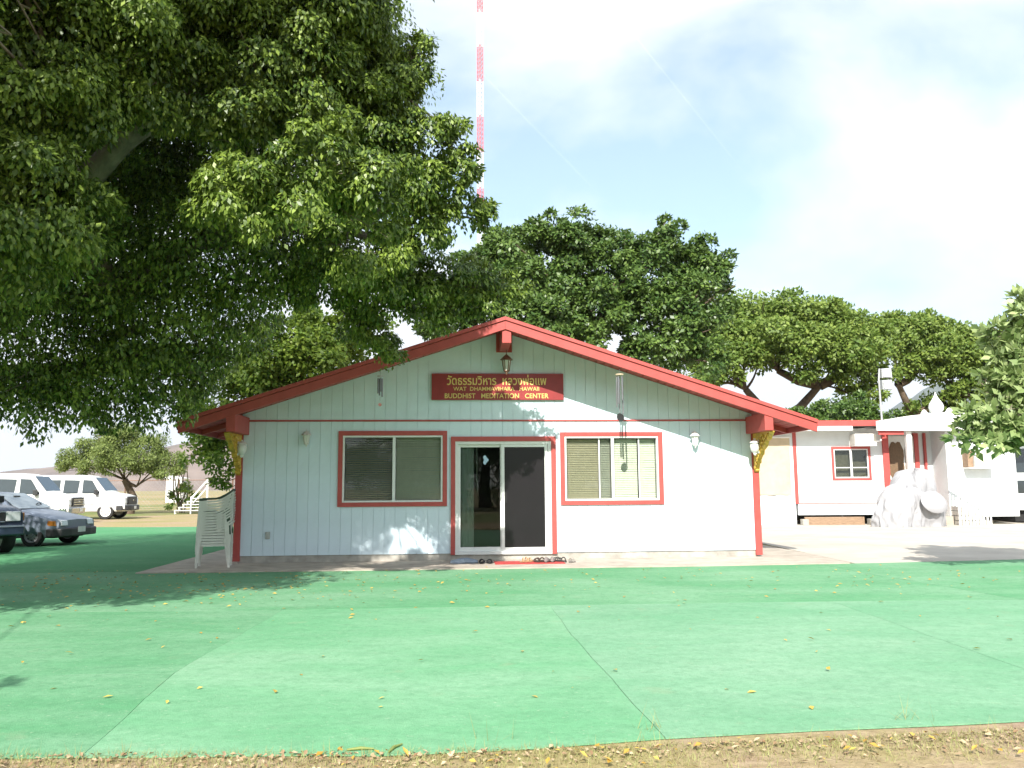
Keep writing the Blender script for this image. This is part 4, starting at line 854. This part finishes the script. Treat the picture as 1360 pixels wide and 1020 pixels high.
FIC=[(-5.05,8.50,5.93,1.00),(-4.48,8.80,6.35,1.00),(-4.13,9.20,6.11,0.80),(-4.59,8.60,5.63,0.70),(-5.17,8.20,5.43,0.80),(-4.06,9.60,7.00,0.90),(-5.09,8.50,6.63,1.10),(-4.45,9.00,7.30,1.20),(-3.52,9.60,7.59,1.10),(-2.50,10.00,7.95,1.10),(-5.01,8.30,4.65,0.75),(-4.94,8.50,4.15,0.85),(-5.17,8.40,3.71,0.60),(-4.90,8.90,3.94,0.50),(-5.04,8.00,4.22,0.80),(-3.18,9.80,6.60,0.85),(-2.68,10.00,7.12,0.90),(-2.29,10.40,7.67,0.80),(-3.25,9.80,6.01,0.60),(-2.80,10.00,6.20,0.70),(-2.42,10.20,6.60,0.70),(-3.43,9.80,5.62,0.50),(-2.96,9.00,4.65,0.62),(-2.53,9.00,4.47,0.52),(-3.28,9.20,4.59,0.45),(-2.25,9.20,4.99,0.60),(-2.45,10.40,5.98,0.70),(-2.11,10.60,6.59,0.60),(-1.84,10.80,7.13,0.50),(-1.66,11.00,7.01,0.45),(-2.05,10.80,7.46,0.60),(-1.40,11.00,7.29,0.30),(-1.24,11.00,7.45,0.22),(-1.90,10.80,7.79,0.35),(-1.65,11.00,6.02,0.60),(-1.25,11.20,5.93,0.50),(-0.83,11.20,6.15,0.38),(-0.72,11.20,5.82,0.35),(-1.14,11.20,5.60,0.45),(-1.55,11.00,6.34,0.40),(-0.94,11.20,6.43,0.25),(-1.80,9.60,5.14,0.60),(-1.63,9.70,4.70,0.55),(-1.38,11.40,5.18,0.50),(-0.96,11.60,5.24,0.40),(-0.59,11.80,5.30,0.30),(-0.37,11.80,5.36,0.22),(-0.84,11.40,5.51,0.30),(-2.29,11.20,4.68,0.70),(-1.72,11.60,4.80,0.55),(-2.00,12.00,4.46,0.60),(-1.52,12.20,4.50,0.50),(-1.04,12.60,4.42,0.50),(-0.58,12.80,4.53,0.40),(-0.17,13.00,4.51,0.35),(-0.47,13.00,4.21,0.30),(-1.39,12.60,4.13,0.50),(-0.94,12.80,4.17,0.40),(0.13,13.00,4.51,0.22),(-0.59,13.00,5.01,0.22),(-2.03,12.60,4.07,0.45),(-2.12,12.80,3.69,0.38),(-1.96,12.90,3.41,0.28),(-2.36,12.80,3.82,0.32),(-2.41,12.40,4.21,0.45),(-2.78,12.00,4.46,0.60),(-3.17,12.20,4.34,0.38),(-4.81,12.00,4.94,1.30),(-5.80,12.50,4.49,1.20),(-3.91,12.00,4.70,1.00),(-3.35,12.00,4.81,0.80),(-6.43,12.00,3.81,1.00),(-5.76,12.50,3.67,1.00),(-4.97,12.50,3.90,1.00),(-4.08,12.60,4.15,0.60),(-6.88,11.50,3.28,0.90),(-6.28,12.00,3.02,0.80),(-5.61,12.50,2.97,0.80),(-5.05,12.80,3.12,0.60),(-4.60,12.80,3.65,0.45),(-4.02,13.00,3.99,0.30),(-4.94,13.00,2.97,0.30),(-5.23,13.00,2.67,0.40),(-5.73,12.80,2.59,0.40),(-6.17,12.50,2.57,0.40),(-6.47,12.00,2.52,0.40),(-6.72,11.50,2.48,0.45),(-6.84,11.00,2.59,0.50),(-7.24,11.00,2.49,0.60),(-6.81,12.00,2.80,0.50),(-6.27,12.50,6.68,1.50),(-5.31,13.00,7.41,1.60),(-7.06,12.50,6.07,1.40),(-5.30,12.50,6.18,1.30),(-4.30,13.00,6.88,1.40),(-3.20,13.00,7.52,1.30),(-7.05,11.50,4.25,1.00),(-6.20,12.50,5.46,1.30),(-2.46,13.00,7.91,1.20),(-4.91,13.50,9.00,1.70),(-3.35,13.50,8.99,1.50),(-6.86,13.50,8.74,1.80),(-8.23,13.00,8.48,1.80),(-2.92,12.50,5.43,1.00),(-2.03,12.80,6.27,0.80),(-3.66,13.00,6.36,1.10),(-6.38,9.00,6.11,1.20),(-6.45,9.00,4.76,1.20),(-6.80,9.50,3.76,1.10),(-7.63,10.00,2.95,1.20),(-8.79,11.00,7.62,2.00),(-9.65,11.00,5.53,2.20),(-9.57,11.00,3.73,1.60),(-6.97,10.00,8.94,1.80),(-5.73,11.00,10.03,2.00),(-3.93,11.50,10.29,1.90),(-2.44,11.50,9.66,1.40),(-5.34,12.50,12.99,2.20),(-7.41,12.00,12.28,2.30),(-9.82,12.00,10.85,2.40),(-3.32,13.00,12.72,1.80),(-10.86,15.00,8.52,2.20),(-11.30,15.50,6.02,2.00),(-8.97,16.00,6.15,1.80),(-7.10,16.00,4.61,1.20),(-8.83,16.00,8.98,2.20),(-6.03,16.00,7.68,1.80),(-12.77,13.00,7.59,2.40),(-13.10,13.00,5.04,2.00),(-11.48,13.00,13.79,2.40),(-7.86,14.00,15.19,2.20),(-6.32,7.50,2.98,1.00),(-6.89,7.50,3.84,1.20),(-6.11,7.50,4.57,1.20),(-10, 7, 8.8, 1.5),(-8.6, 6.2, 9.2, 1.3),(-7.3, 6.6, 9.0, 1.2),(-6.2, 5.6, 9.8, 1.2),(-5.0, 6.6, 9.2, 1.1),(-3.9, 7.2, 8.9, 1.0),(-8, 8, 9.6, 1.4),(-6.4, 8.2, 9.8, 1.4),(-4.8, 8.6, 9.6, 1.3),(-3.3, 9, 9.4, 1.2),(-9.5, 5.0, 9.6, 1.3),(-11, 8.5, 9.4, 1.6),(-2.6, 8.2, 8.8, 0.8),(-7.2, 5.0, 10.4, 1.1),(-9.2, 3.8, 7.6, 1.0),(-7.9, 3.6, 7.2, 0.9),(-8.8, 5.4, 6.2, 0.9),(-7.2, 5.3, 4.6, 1.1),(-5.8, 5.5, 5.0, 1.0),(-4.95, 5.7, 5.6, 0.85),(-8.6, 5.8, 4.6, 1.2),(-6.5, 6.3, 6, 1.1),(-5.2, 6.6, 6.8, 1.0),(-9.5, 8.3, 7.6, 1),(-8.3, 8.2, 7.7, 1),(-7.2, 8.4, 7.6, 0.95),(-6.2, 8.3, 7.7, 0.9),(-5.3, 8.6, 7.6, 0.85),(-4.2, 10, 8.5, 0.9),(-3.2, 10.3, 8.6, 0.85),(-2.4, 10.8, 8.5, 0.7),(-7.8, 6.4, 6.4, 1.0),(-9.5, 7, 6, 1.2),(-4.9, 0.75, 4.1, 0.4),(-5.4, 0.9, 4.3, 0.4)]
BACK=[(0.35,33.00,11.10,1.50),(1.74,33.00,11.72,1.20),(1.81,33.00,12.14,0.50),(0.63,32.50,9.39,1.90),(2.51,33.00,11.08,1.50),(3.44,33.00,11.23,1.10),(2.75,32.50,9.38,1.90),(4.66,33.00,10.59,0.90),(4.73,33.00,11.07,0.60),(5.56,33.00,9.80,1.70),(6.37,33.00,11.21,1.20),(6.39,33.00,11.85,0.70),(7.12,33.00,10.57,1.20),(7.87,33.00,9.94,1.00),(8.50,33.00,10.25,0.70),(8.61,33.00,9.30,0.80),(7.56,32.50,8.73,1.50),(5.94,32.00,8.02,1.60),(4.77,32.00,8.33,1.50),(3.57,32.00,8.04,1.50),(5.81,31.50,6.73,1.50),(6.98,31.50,7.02,1.40),(4.94,31.50,6.74,1.00),(1.80,32.00,8.05,1.50),(0.61,32.00,8.06,1.30),(7.71,32.00,7.71,1.00),(-0.58,32.50,8.78,1.60),(-1.20,33.00,10.16,1.30),(-1.79,32.50,8.79,1.40),(-2.69,32.50,7.88,1.40),(3.84,34.00,10.39,2.20),(6.44,34.50,9.85,2.20),(0.68,34.50,10.54,2.20),(7.53,31.50,6.13,1.00),(2.37,32.00,6.84,1.30)]
M1=[(12.19,47.00,10.67,1.60),(13.95,47.00,11.10,1.70),(15.91,47.00,11.31,1.60),(17.63,47.00,10.86,1.60),(19.33,47.00,10.18,1.60),(20.39,47.00,9.73,1.30),(12.25,45.00,9.22,1.70),(14.13,45.00,9.42,1.80),(16.19,45.00,9.19,1.70),(18.03,45.00,8.76,1.60),(19.67,45.50,8.41,1.20),(11.25,44.50,7.89,1.30),(12.70,44.50,8.30,1.20),(17.56,45.00,7.71,1.00),(19.19,45.50,7.35,1.00),(15.71,45.00,7.94,0.90),(16.66,50.00,11.24,2.20),(13.87,50.00,10.79,2.00),(19.41,50.00,10.75,2.20),(9.93,44.00,8.44,1.00),(15.89,45.00,7.31,0.60),(20.78,47.00,9.07,0.90),(10.49,44.00,7.01,0.80),(11.70,44.00,7.20,0.70),(19.99,46.00,6.57,0.80),(20.46,46.00,7.41,0.80),(18.92,46.00,6.36,0.60),(10.31,44.00,7.62,1.00),(13.96,46.00,8.31,0.90)]
M2=[(25.68,55.00,11.92,1.40),(27.45,55.00,11.75,1.60),(29.18,55.00,11.12,1.60),(30.92,55.00,10.59,1.60),(32.42,55.00,10.33,1.60),(25.38,54.00,10.46,1.30),(27.09,54.00,9.95,1.60),(29.06,54.00,9.68,1.60),(30.74,54.00,8.92,1.50),(32.18,54.00,8.41,1.50),(29.63,54.00,7.43,1.00),(31.08,54.00,6.92,1.10),(28.22,54.00,8.43,0.90),(25.78,54.00,8.95,1.00),(29.44,58.00,11.66,2.20),(32.56,58.00,10.56,2.20),(34.49,56.00,9.70,2.00),(28.12,55.00,6.80,0.80),(26.33,55.00,6.30,0.70),(29.59,55.00,6.28,0.80)]
RT=[(7.11,12.60,2.31,0.35),(7.32,12.40,2.13,0.38),(7.61,12.40,2.18,0.40),(6.92,12.60,2.03,0.22),(7.47,12.80,2.56,0.30),(7.71,12.60,2.65,0.40),(7.75,12.80,3.03,0.35),(7.72,13.00,3.42,0.22),(7.75,13.00,3.78,0.20),(7.97,13.00,3.60,0.28),(8.18,13.00,3.90,0.25),(7.93,12.60,3.23,0.40),(7.50,13.00,2.88,0.22),(8.44,13.20,4.19,0.25),(8.33,12.80,3.03,0.60),(8.26,12.60,2.30,0.60),(8.65,13.00,3.78,0.50),(8.36,13.20,2.53,0.50),(9.20,13.00,3.29,0.80),(8.97,12.80,2.32,0.70)]
KI=[(-25.79,49.00,3.21,0.80),(-24.49,49.00,3.87,0.90),(-22.96,49.00,4.30,1.00),(-21.38,49.00,3.85,0.90),(-20.23,49.00,3.17,0.80),(-23.09,48.00,3.16,1.00),(-21.55,48.00,2.93,0.90),(-24.84,48.50,2.75,0.60),(-20.23,48.00,2.49,0.60),(-26.43,49.00,2.86,0.40),(-23.22,50.00,4.82,0.60),(-19.77,49.00,2.73,0.50),(-24.57,50.00,4.60,0.70)]
LT=[(-7.29,24.00,5.42,0.90),(-6.41,24.00,5.64,0.90),(-5.87,24.50,5.96,0.80),(-5.41,24.50,5.49,0.80),(-5.73,24.00,4.86,1.00),(-6.83,24.00,4.86,1.00),(-6.24,25.00,6.64,0.50),(-7.87,24.50,4.72,0.90),(-8.52,24.50,4.04,1.00),(-9.16,24.50,3.37,0.70),(-8.52,24.00,2.78,0.50),(-9.06,24.00,2.68,0.50),(-8.17,24.00,2.24,0.45),(-8.26,24.00,1.59,0.30),(-8.79,24.20,2.25,0.35),(-9.37,24.00,2.35,0.25),(-4.83,25.00,5.92,0.90),(-8.43,25.00,3.18,0.60),(-7.14,26.00,4.43,1.20),(-5.72,26.00,4.66,1.20)]
HD=[(13.83,40.00,4.37,0.80),(14.91,40.00,4.22,0.70),(16.02,40.00,4.43,0.90),(17.10,40.00,4.35,0.80),(18.19,40.00,4.20,0.60),(15.69,41.00,4.96,0.70),(17.20,41.00,5.06,0.70),(14.75,41.00,4.82,0.60),(12.73,40.00,4.23,0.70),(15.98,40.00,3.88,1.00),(13.79,40.00,3.72,1.00),(17.61,40.00,3.69,1.00),(11.62,40.00,3.91,0.80)]
LM = {'fic': leafmat('ficus_leaf', (.030, .075, .012), (.28, .38, .06), .42, .28), 'back': leafmat('dark_ficus_leaf', (.038, .09, .018), (.16, .245, .05), .42, .28),
      'monk': leafmat('raintree_leaf', (.09, .165, .025), (.27, .35, .07), .55, .38), 'big': leafmat('broad_leaf', (.12, .20, .05), (.42, .50, .22), .4, .3),
      'kiawe': leafmat('thorn_tree_leaf', (.11, .16, .035), (.27, .33, .09), .6, .35), 'lime': leafmat('light_green_leaf', (.10, .19, .025), (.32, .42, .06), .5, .4)}
def tree(name, label, loc, trunkpts, trads, nodes, blobs, nleaf, size, lm, bm_, seed, r0=.1, **kw):
    t = thing(name, label, 'tree', loc); o = Vector(loc)
    rel = [(b[0] - o.x, b[1] - o.y, b[2] - o.z, b[3]) for b in blobs]
    trunk('trunk', [Vector(p) - o for p in trunkpts], trads, bm_, t)
    lim = {k: kw.pop(k) for k in ('tw', 'minr', 'every', 'bend') if k in kw}
    cr, SB = leaf_mesh('crown', rel, nleaf, size, lm, t, seed, **kw)
    ns = [Vector(p) - o for p in nodes]; cb = MB()
    for i in range(1, len(ns)):                            # forks joined to the trunk
        j = min(range(i), key=lambda k: (ns[k] - ns[i]).length); mdp = (ns[i] + ns[j]) / 2 + Vector((0, 0, -.08 * (ns[i] - ns[j]).length)); rr_ = trads[-1] * .75
        if name != 'fig_tree' or o.y > 20: cb.tube([ns[j], mdp, ns[i]], [rr_, rr_ * .8, rr_ * .6], 8, False)
    if cb.v: cb.build('fork', bm_, t, 60)
    limbs('branches', [(p[0] - o.x, p[1] - o.y, p[2] - o.z, 0) for p in nodes], rel, r0, bm_, t, seed, **lim)
    return t
# the big weeping fig whose trunk stands just outside the frame
fl = (-9.6, 12.3, 0); NEAR, MID = 67, 110
fn = [(-9.4, 12.2, 2.6), (-8.0, 11.6, 3.6), (-7.8, 12.6, 4.6), (-6.0, 12.2, 4.2), (-6.2, 11.0, 5.2), (-4.6, 12.4, 5.2), (-3.6, 11.6, 5.8), (-2.4, 12.0, 5.2), (-8.6, 11.8, 6.0), (-6.5, 12.0, 7.0), (-8.8, 9.6, 5.0), (-4.6, 10.8, 6.6), (-6.5, 12.4, 3.2), (-4.8, 12.8, 3.2), (-10.5, 13, 5), (-1.3, 11.8, 5.4), (-1.7, 12.5, 4.5), (-1.9, 11, 7), (-.9, 12.8, 4.5), (-2.4, 12.7, 3.9), (-3.2, 10.2, 6.2), (-3.1, 10.3, 5), (-5, 9, 5.6), (-5.2, 8.9, 4.4), (-2.5, 10.4, 7.6)]
ft = tree('fig_tree', 'huge weeping fig spreading over the hall roof, trunk outside the carpet corner', fl, [(-9.6, 12.3, -.1), (-9.65, 12.3, .5), (-9.5, 12.25, 1.6), (-9.4, 12.2, 2.6), (-9.0, 12.0, 4.0), (-8.6, 11.8, 6.0)], [.95, .72, .60, .58, .42, .28], fn, [(*q[:3], q[3] * .88) for q in FIC[:NEAR]], 230000, .080, LM['fic'], M['bark'], 11, r0=.06, droop=.8, sub=.36, nsub=15, asp=.5, inner=.10, tw=3, minr=.007)
rel_ = [(q[0] - fl[0], q[1] - fl[1], q[2], q[3]) for q in FIC[NEAR:MID]]; out_ = [(q[0] - fl[0], q[1] - fl[1], q[2], q[3]) for q in FIC[MID:-35]]; over = [(q[0] - fl[0], q[1] - fl[1], q[2], q[3]) for q in FIC[-35:-2]]
leaf_mesh('shading_crown', over, 130000, .13, LM['fic'], ft, 46, droop=.6, sub=.5, nsub=20, asp=.5, inner=.25)  # unseen clumps outside the frame, added to shade the fig's interior and the carpet
limbs('shading_branches', [(q[0] - fl[0], q[1] - fl[1], q[2], 0) for q in fn], over, .05, M['bark'], ft, 47, tw=1, minr=.012)  # limbs tying the added shading clumps to the fig
leaf_mesh('upper_crown', out_, 70000, .13, LM['fic'], ft, 43, droop=.6, sub=.5, nsub=18, asp=.5, inner=.25)
limbs('upper_branches', [(q[0] - fl[0], q[1] - fl[1], q[2], 0) for q in fn], out_, .05, M['bark'], ft, 44, tw=1, minr=.012)
spray = [(q[0] - fl[0], q[1] - fl[1], q[2], q[3]) for q in FIC[-2:]]
leaf_mesh('front_spray', spray, 900, .09, LM['fic'], ft, 45); MB().tube([(.8, -2.7, 5), (2.5, -8, 5.2), spray[0][:3], spray[1][:3]], [.012, .01, .006, .004], 6).build('front_twig', M['bark'], ft)
leaf_mesh('inner_crown', rel_, 210000, .082, LM['fic'], ft, 41, droop=.8, sub=.40, nsub=20, asp=.5, inner=.2)
limbs('branches', [(q[0] - fl[0], q[1] - fl[1], q[2], 0) for q in fn], rel_, .09, M['bark'], ft, 42, tw=2, minr=.01)
o = Vector(fl); b = MB()
for a, c in ((0, 1), (0, 12), (1, 2), (1, 3), (2, 4), (3, 5), (4, 11), (5, 6), (5, 7), (8, 9), (1, 10), (12, 13), (0, 14), (3, 4), (7, 15), (7, 16), (11, 17), (16, 18), (16, 19), (11, 20), (6, 21), (4, 22), (1, 23), (11, 24)):
    p, q = Vector(fn[a]) - o, Vector(fn[c]) - o; md = (p + q) / 2 + Vector((.1, -.1, .18)); k_ = .4 if c > 14 else 1.; b.tube([p, md, q], [.19 * k_, .15 * k_, .11 * k_], 10, False)
b.build('limb', M['bark'], ft, 60)
tree('fig_tree', 'dense dark green fig tree rising behind the hall ridge', (3.2, 33, 0), [(3.2, 33, -.1), (3.1, 33, 2.5), (3.3, 33, 5.5), (3.4, 33.2, 8)], [.8, .55, .42, .2], [(3.3, 33, 4), (1, 33, 6.5), (6, 32.6, 6.5), (3.4, 33.2, 8), (-1, 32.6, 6)], [(*q[:3], q[3] * .85) for q in BACK], 95000, .19, LM['back'], M['bark2'], 12, r0=.16, droop=.15, sub=.42, nsub=8, asp=.6, inner=.03, tw=1, minr=.03)
tree('rain_tree', 'umbrella-crowned rain tree with forked limbs behind the red fascia', (15.0, 47, 0), [(15.0, 47, -.1), (15.1, 47, 2.5), (15.2, 47, 5)], [.7, .5, .42], [(15.2, 47, 5.0), (13.2, 46.5, 6.8), (17.4, 46.5, 7.0), (15.4, 47.5, 8.0), (19.5, 46.3, 8.3)], M1, 60000, .26, LM['monk'], M['bark2'], 13, r0=.22, droop=.05, sub=.55, nsub=9, asp=.55, flat=.55, inner=.03, tw=2, minr=.05, bend=.3)
tree('rain_tree', 'second rain tree with a flatter crown above the white porch', (27.0, 55, 0), [(27.0, 55, -.1), (27.0, 55, 3), (26.8, 55, 6)], [.65, .5, .4], [(26.8, 55, 6.0), (25.6, 54.5, 8), (29, 54.5, 7.6), (31, 54.4, 7.2), (27.4, 55.5, 9)], M2, 50000, .28, LM['monk'], M['bark2'], 14, r0=.2, droop=.05, sub=.55, nsub=9, asp=.55, flat=.55, inner=.03, tw=2, minr=.05, bend=.35)
tree('broadleaf_tree', 'pale broad-leaved tree leaning in beside the driveway', (9.9, 13.2, 0), [(9.9, 13.2, -.1), (9.85, 13.1, 1.0), (9.6, 13.0, 2.2), (9.5, 13, 3.6)], [.17, .13, .10, .06], [(9.7, 13.05, 1.8), (9.6, 13, 2.6), (9.5, 13, 3.6)], RT, 9000, .17, LM['big'], M['bark'], 15, r0=.05, droop=-.15, sub=.24, nsub=16, asp=.5, inner=.2, tw=4, minr=.008)
tree('thorn_tree', 'small feathery thorn tree behind the vans by the fence', (-22.6, 49.3, 0), [(-22.6, 49.3, -.1), (-22.4, 49.3, 1.0), (-22.9, 49.2, 2.0)], [.3, .22, .18], [(-22.9, 49.2, 2.0), (-22.2, 49.2, 1.6)], KI, 32000, .17, LM['kiawe'], M['bark2'], 16, r0=.12, droop=.2, sub=.5, nsub=12, asp=.35, flat=.7, inner=.1, tw=3, minr=.02)
tree('light_green_tree', 'yellow-green leafy tree beyond the hall eave over the stacked chairs', (-6.7, 25.4, 0), [(-6.7, 25.4, -.1), (-6.75, 25.3, 1.4), (-6.9, 25, 3.0), (-7.3, 24.5, 4.4)], [.22, .16, .13, .06], [(-6.8, 25.2, 1.9), (-6.9, 25, 3.0), (-7.3, 24.5, 4.4)], LT, 34000, .15, LM['lime'], M['bark'], 17, r0=.08, droop=.25, sub=.42, nsub=11, asp=.6, inner=.08, tw=2, minr=.014)
tree('screen_shrub', 'dark shrub mass between outbuilding roof and rain trees', (16.5, 40.2, 0), [(16.5, 40.2, -.1), (16.5, 40.2, 1.8), (16.6, 40.3, 3.2)], [.3, .2, .1], [(16.5, 40.2, 2), (18, 40.3, 2.6), (14.8, 40.2, 2.6)], HD, 26000, .2, LM['back'], M['bark2'], 18, r0=.1, droop=.1, sub=.5, nsub=10, asp=.5, inner=.12, tw=1, minr=.03)
sb = [(-.3, 0, .35, .3), (.2, .1, .5, .35), (.0, -.1, .8, .25), (.45, -.1, .3, .25)]
st_ = thing('garden_shrub', 'small bright green shrub growing against the white garden steps', 'shrub', (-20.0, 50.5, 0)); leaf_mesh('foliage', [(a * 1.8, b_ * 1.8, c * 1.9, d * 1.8) for a, b_, c, d in sb], 1600, .2, LM['lime'], st_, 21, sub=.3)
sm = MB()
for k in range(6): sm.tube([(random.uniform(-.2, .2), random.uniform(-.2, .2), 0), (random.uniform(-.5, .5), random.uniform(-.3, .3), 1.4), (random.uniform(-.7, .7), 0, 3.2)], [.05, .04, .02], 5)
sm.build('stem', M['bark'], st_)
# trees across the lawn behind the photographer (they show in the door glass)
proto = None
for i, (x, y, s_) in enumerate(((-13, -27, 1.0), (-1.5, -30, 1.2), (9, -28, 1.05), (20, -31, 1.15), (-25, -30, 1.1), (4, -27, .95))):
    if proto is None:
        bl = [(random.uniform(-4.5, 4.5), random.uniform(-3, 3), random.uniform(1.2, 8), random.uniform(1.1, 1.8)) for _ in range(32)]
        proto = tree('shade_tree', 'shade tree across the lawn opposite the hall', (0, 0, 0), [(0, 0, -.1), (0, 0, 2), (.2, 0, 4)], [.5, .38, .25], [(0, 0, 2.5), (.2, 0, 4)], bl, 16000, .36, LM['back'], M['bark2'], 30, r0=.14, sub=.6, tw=1, minr=.04)
        proto['group'] = 'shade trees opposite the hall'; c = proto
    else: c = dup(proto)
    c.location = (x, y, 0); c.scale = (s_,) * 3; c.rotation_euler = (0, 0, i * 1.3)
# ================================================================ litter
def litter(name, n, region, size, m, seed, z=.014, curl=.3):
    rs = np.random.RandomState(seed); P = []
    while len(P) < n:
        x, y = region(rs)
        P.append((x, y, z))
    P = np.array(P); a = rs.uniform(0, 6.28, n); tl = rs.normal(0, curl, (n, 2)); L_ = size * rs.uniform(.5, 1.3, n)
    ax = np.stack([np.cos(a), np.sin(a), tl[:, 0] * .5], 1); sd_ = np.stack([-np.sin(a), np.cos(a), tl[:, 1] * .6], 1)
    up = np.array([0, 0, 1.])
    P = P + up * (np.abs(tl).sum(1) * L_ * .35)[:, None]
    V = np.stack([P - ax * L_[:, None] * .5, P + sd_ * L_[:, None] * .27 + up * L_[:, None] * .12, P + ax * L_[:, None] * .5, P - sd_ * L_[:, None] * .27 + up * L_[:, None] * .05], 1).reshape(-1, 3)
    me = bpy.data.meshes.new(name); me.from_pydata(V.tolist(), [], [(4 * i, 4 * i + 1, 4 * i + 2, 4 * i + 3) for i in range(n)])
    at = me.attributes.new('rnd', 'FLOAT', 'POINT'); at.data.foreach_set('value', np.repeat(rs.rand(n), 4).astype(np.float32)); me.materials.append(m)
    return tag(link(name, me), kind='stuff')
lmy = leafmat('fallen_yellow_leaf', (.38, .22, .03), (.62, .46, .10), .6, .15); lmb = leafmat('dead_brown_leaf', (.24, .14, .07), (.56, .44, .28), .7, .1)
def reg1(rs):                                              # thickest below the fig, thinning out over the lawn
    while True:
        x, y = rs.uniform(-9, 10), rs.uniform(5.2, 14.4)
        if rs.rand() < .06 + .9 * math.exp(-((x + 4.5) / 3.0) ** 2 - ((y - 12.0) / 2.0) ** 2) + .25 * math.exp(-((y - 12.3) / 1.3) ** 2): return x, y
tag(litter('fallen_leaves', 820, reg1, .056, lmy, 3), 'yellow fallen leaves strewn over the green carpet', 'leaves')
def edge(x): return 4.44 + .06 * (x + .7) * (x > -.7) + .05 * max(0, x - .5)
def reg2(rs):
    x = rs.uniform(-3, 4.5); return x, edge(x) - abs(rs.normal(0, .16)) + .03
tag(litter('leaf_litter', 1500, reg2, .032, lmb, 4, z=.006, curl=.5), 'dead brown leaves along the near carpet edge', 'leaves')
def reg3(rs):
    x = rs.uniform(-1, 4.5); return x, edge(x) - abs(rs.normal(0, .2)) + .03
tag(litter('yellow_litter', 90, reg3, .045, lmy, 5, z=.02, curl=.5), 'yellow leaves among the dry grass at the carpet edge', 'leaves')
gb = []; gf = []; rg = random.Random(5)                     # dry grass blades along the carpet edge
for k in range(11000):
    x = rg.uniform(-3, 4.6); y = edge(x) - abs(rg.gauss(0, .22)) + .06; h = rg.uniform(.01, .045) * (1 + 1.4 * (rg.random() < .06)); a = rg.uniform(0, 6.28); w_ = .002; bx, by = math.cos(a) * w_, math.sin(a) * w_; tx, ty = rg.gauss(0, .02), rg.gauss(0, .02)
    i = len(gb); gb += [(x - bx, y - by, .0), (x + bx, y + by, .0), (x + tx, y + ty, h)]; gf.append((i, i + 1, i + 2))
for (cx, cy, n_) in ((.75, 4.85, 14), (2.3, 5.0, 16), (-.05, 4.65, 6)):
    for k in range(n_):
        x, y = rg.gauss(cx, .07), rg.gauss(cy, .03); h = rg.uniform(.05, .2); a = rg.uniform(0, 6.28); bx, by = math.cos(a) * .0018, math.sin(a) * .0018; i = len(gb)
        gb += [(x - bx, y - by, .01), (x + bx, y + by, .01), (x + rg.gauss(0, .06), y + rg.gauss(0, .05), h)]; gf.append((i, i + 1, i + 2))
me = bpy.data.meshes.new('dry_grass'); me.from_pydata(gb, [], gf); me.materials.append(mat('dry_grass_blade', (.36, .29, .13), .8, .3, 8, col2=(.30, .34, .12))); tag(link('dry_grass', me), 'dry grass blades along the near carpet edge', 'grass', kind='stuff')
for i, (x, y, a) in enumerate(((-.80, 4.50, .1), (-.62, 4.52, 1.2))):
    tag(MB().tube([(-.07, 0, .012), (0, .012, .014), (.07, 0, .012)], [.005, .009, .004], 8).build('seed_pod', mat('green_pod_%d' % i, (.20, .24, .06), .6), None, 60, loc=(x, y, .008), rot=(0, 0, a)), 'green seed pod lying %s the carpet border' % ('flat along' if i == 0 else 'crosswise at'), 'seed pod')
# ================================================================ haze
hzb = MB().box(-8800, 8800, -8700, 8800, -2.5, 900).build('haze', None); hm = bpy.data.materials.new('haze_air'); hm.use_nodes = True; t = hm.node_tree; t.nodes.clear()
ov = N(t, 'ShaderNodeOutputMaterial'); pv = N(t, 'ShaderNodeVolumePrincipled'); pv.inputs['Color'].default_value = (.80, .88, 1, 1); pv.inputs['Density'].default_value = 9e-5; pv.inputs['Anisotropy'].default_value = .2
t.links.new(pv.outputs[0], ov.inputs['Volume']); hzb.data.materials.append(hm); tag(hzb, 'thin pale air haze over the whole place', 'haze', kind='stuff')
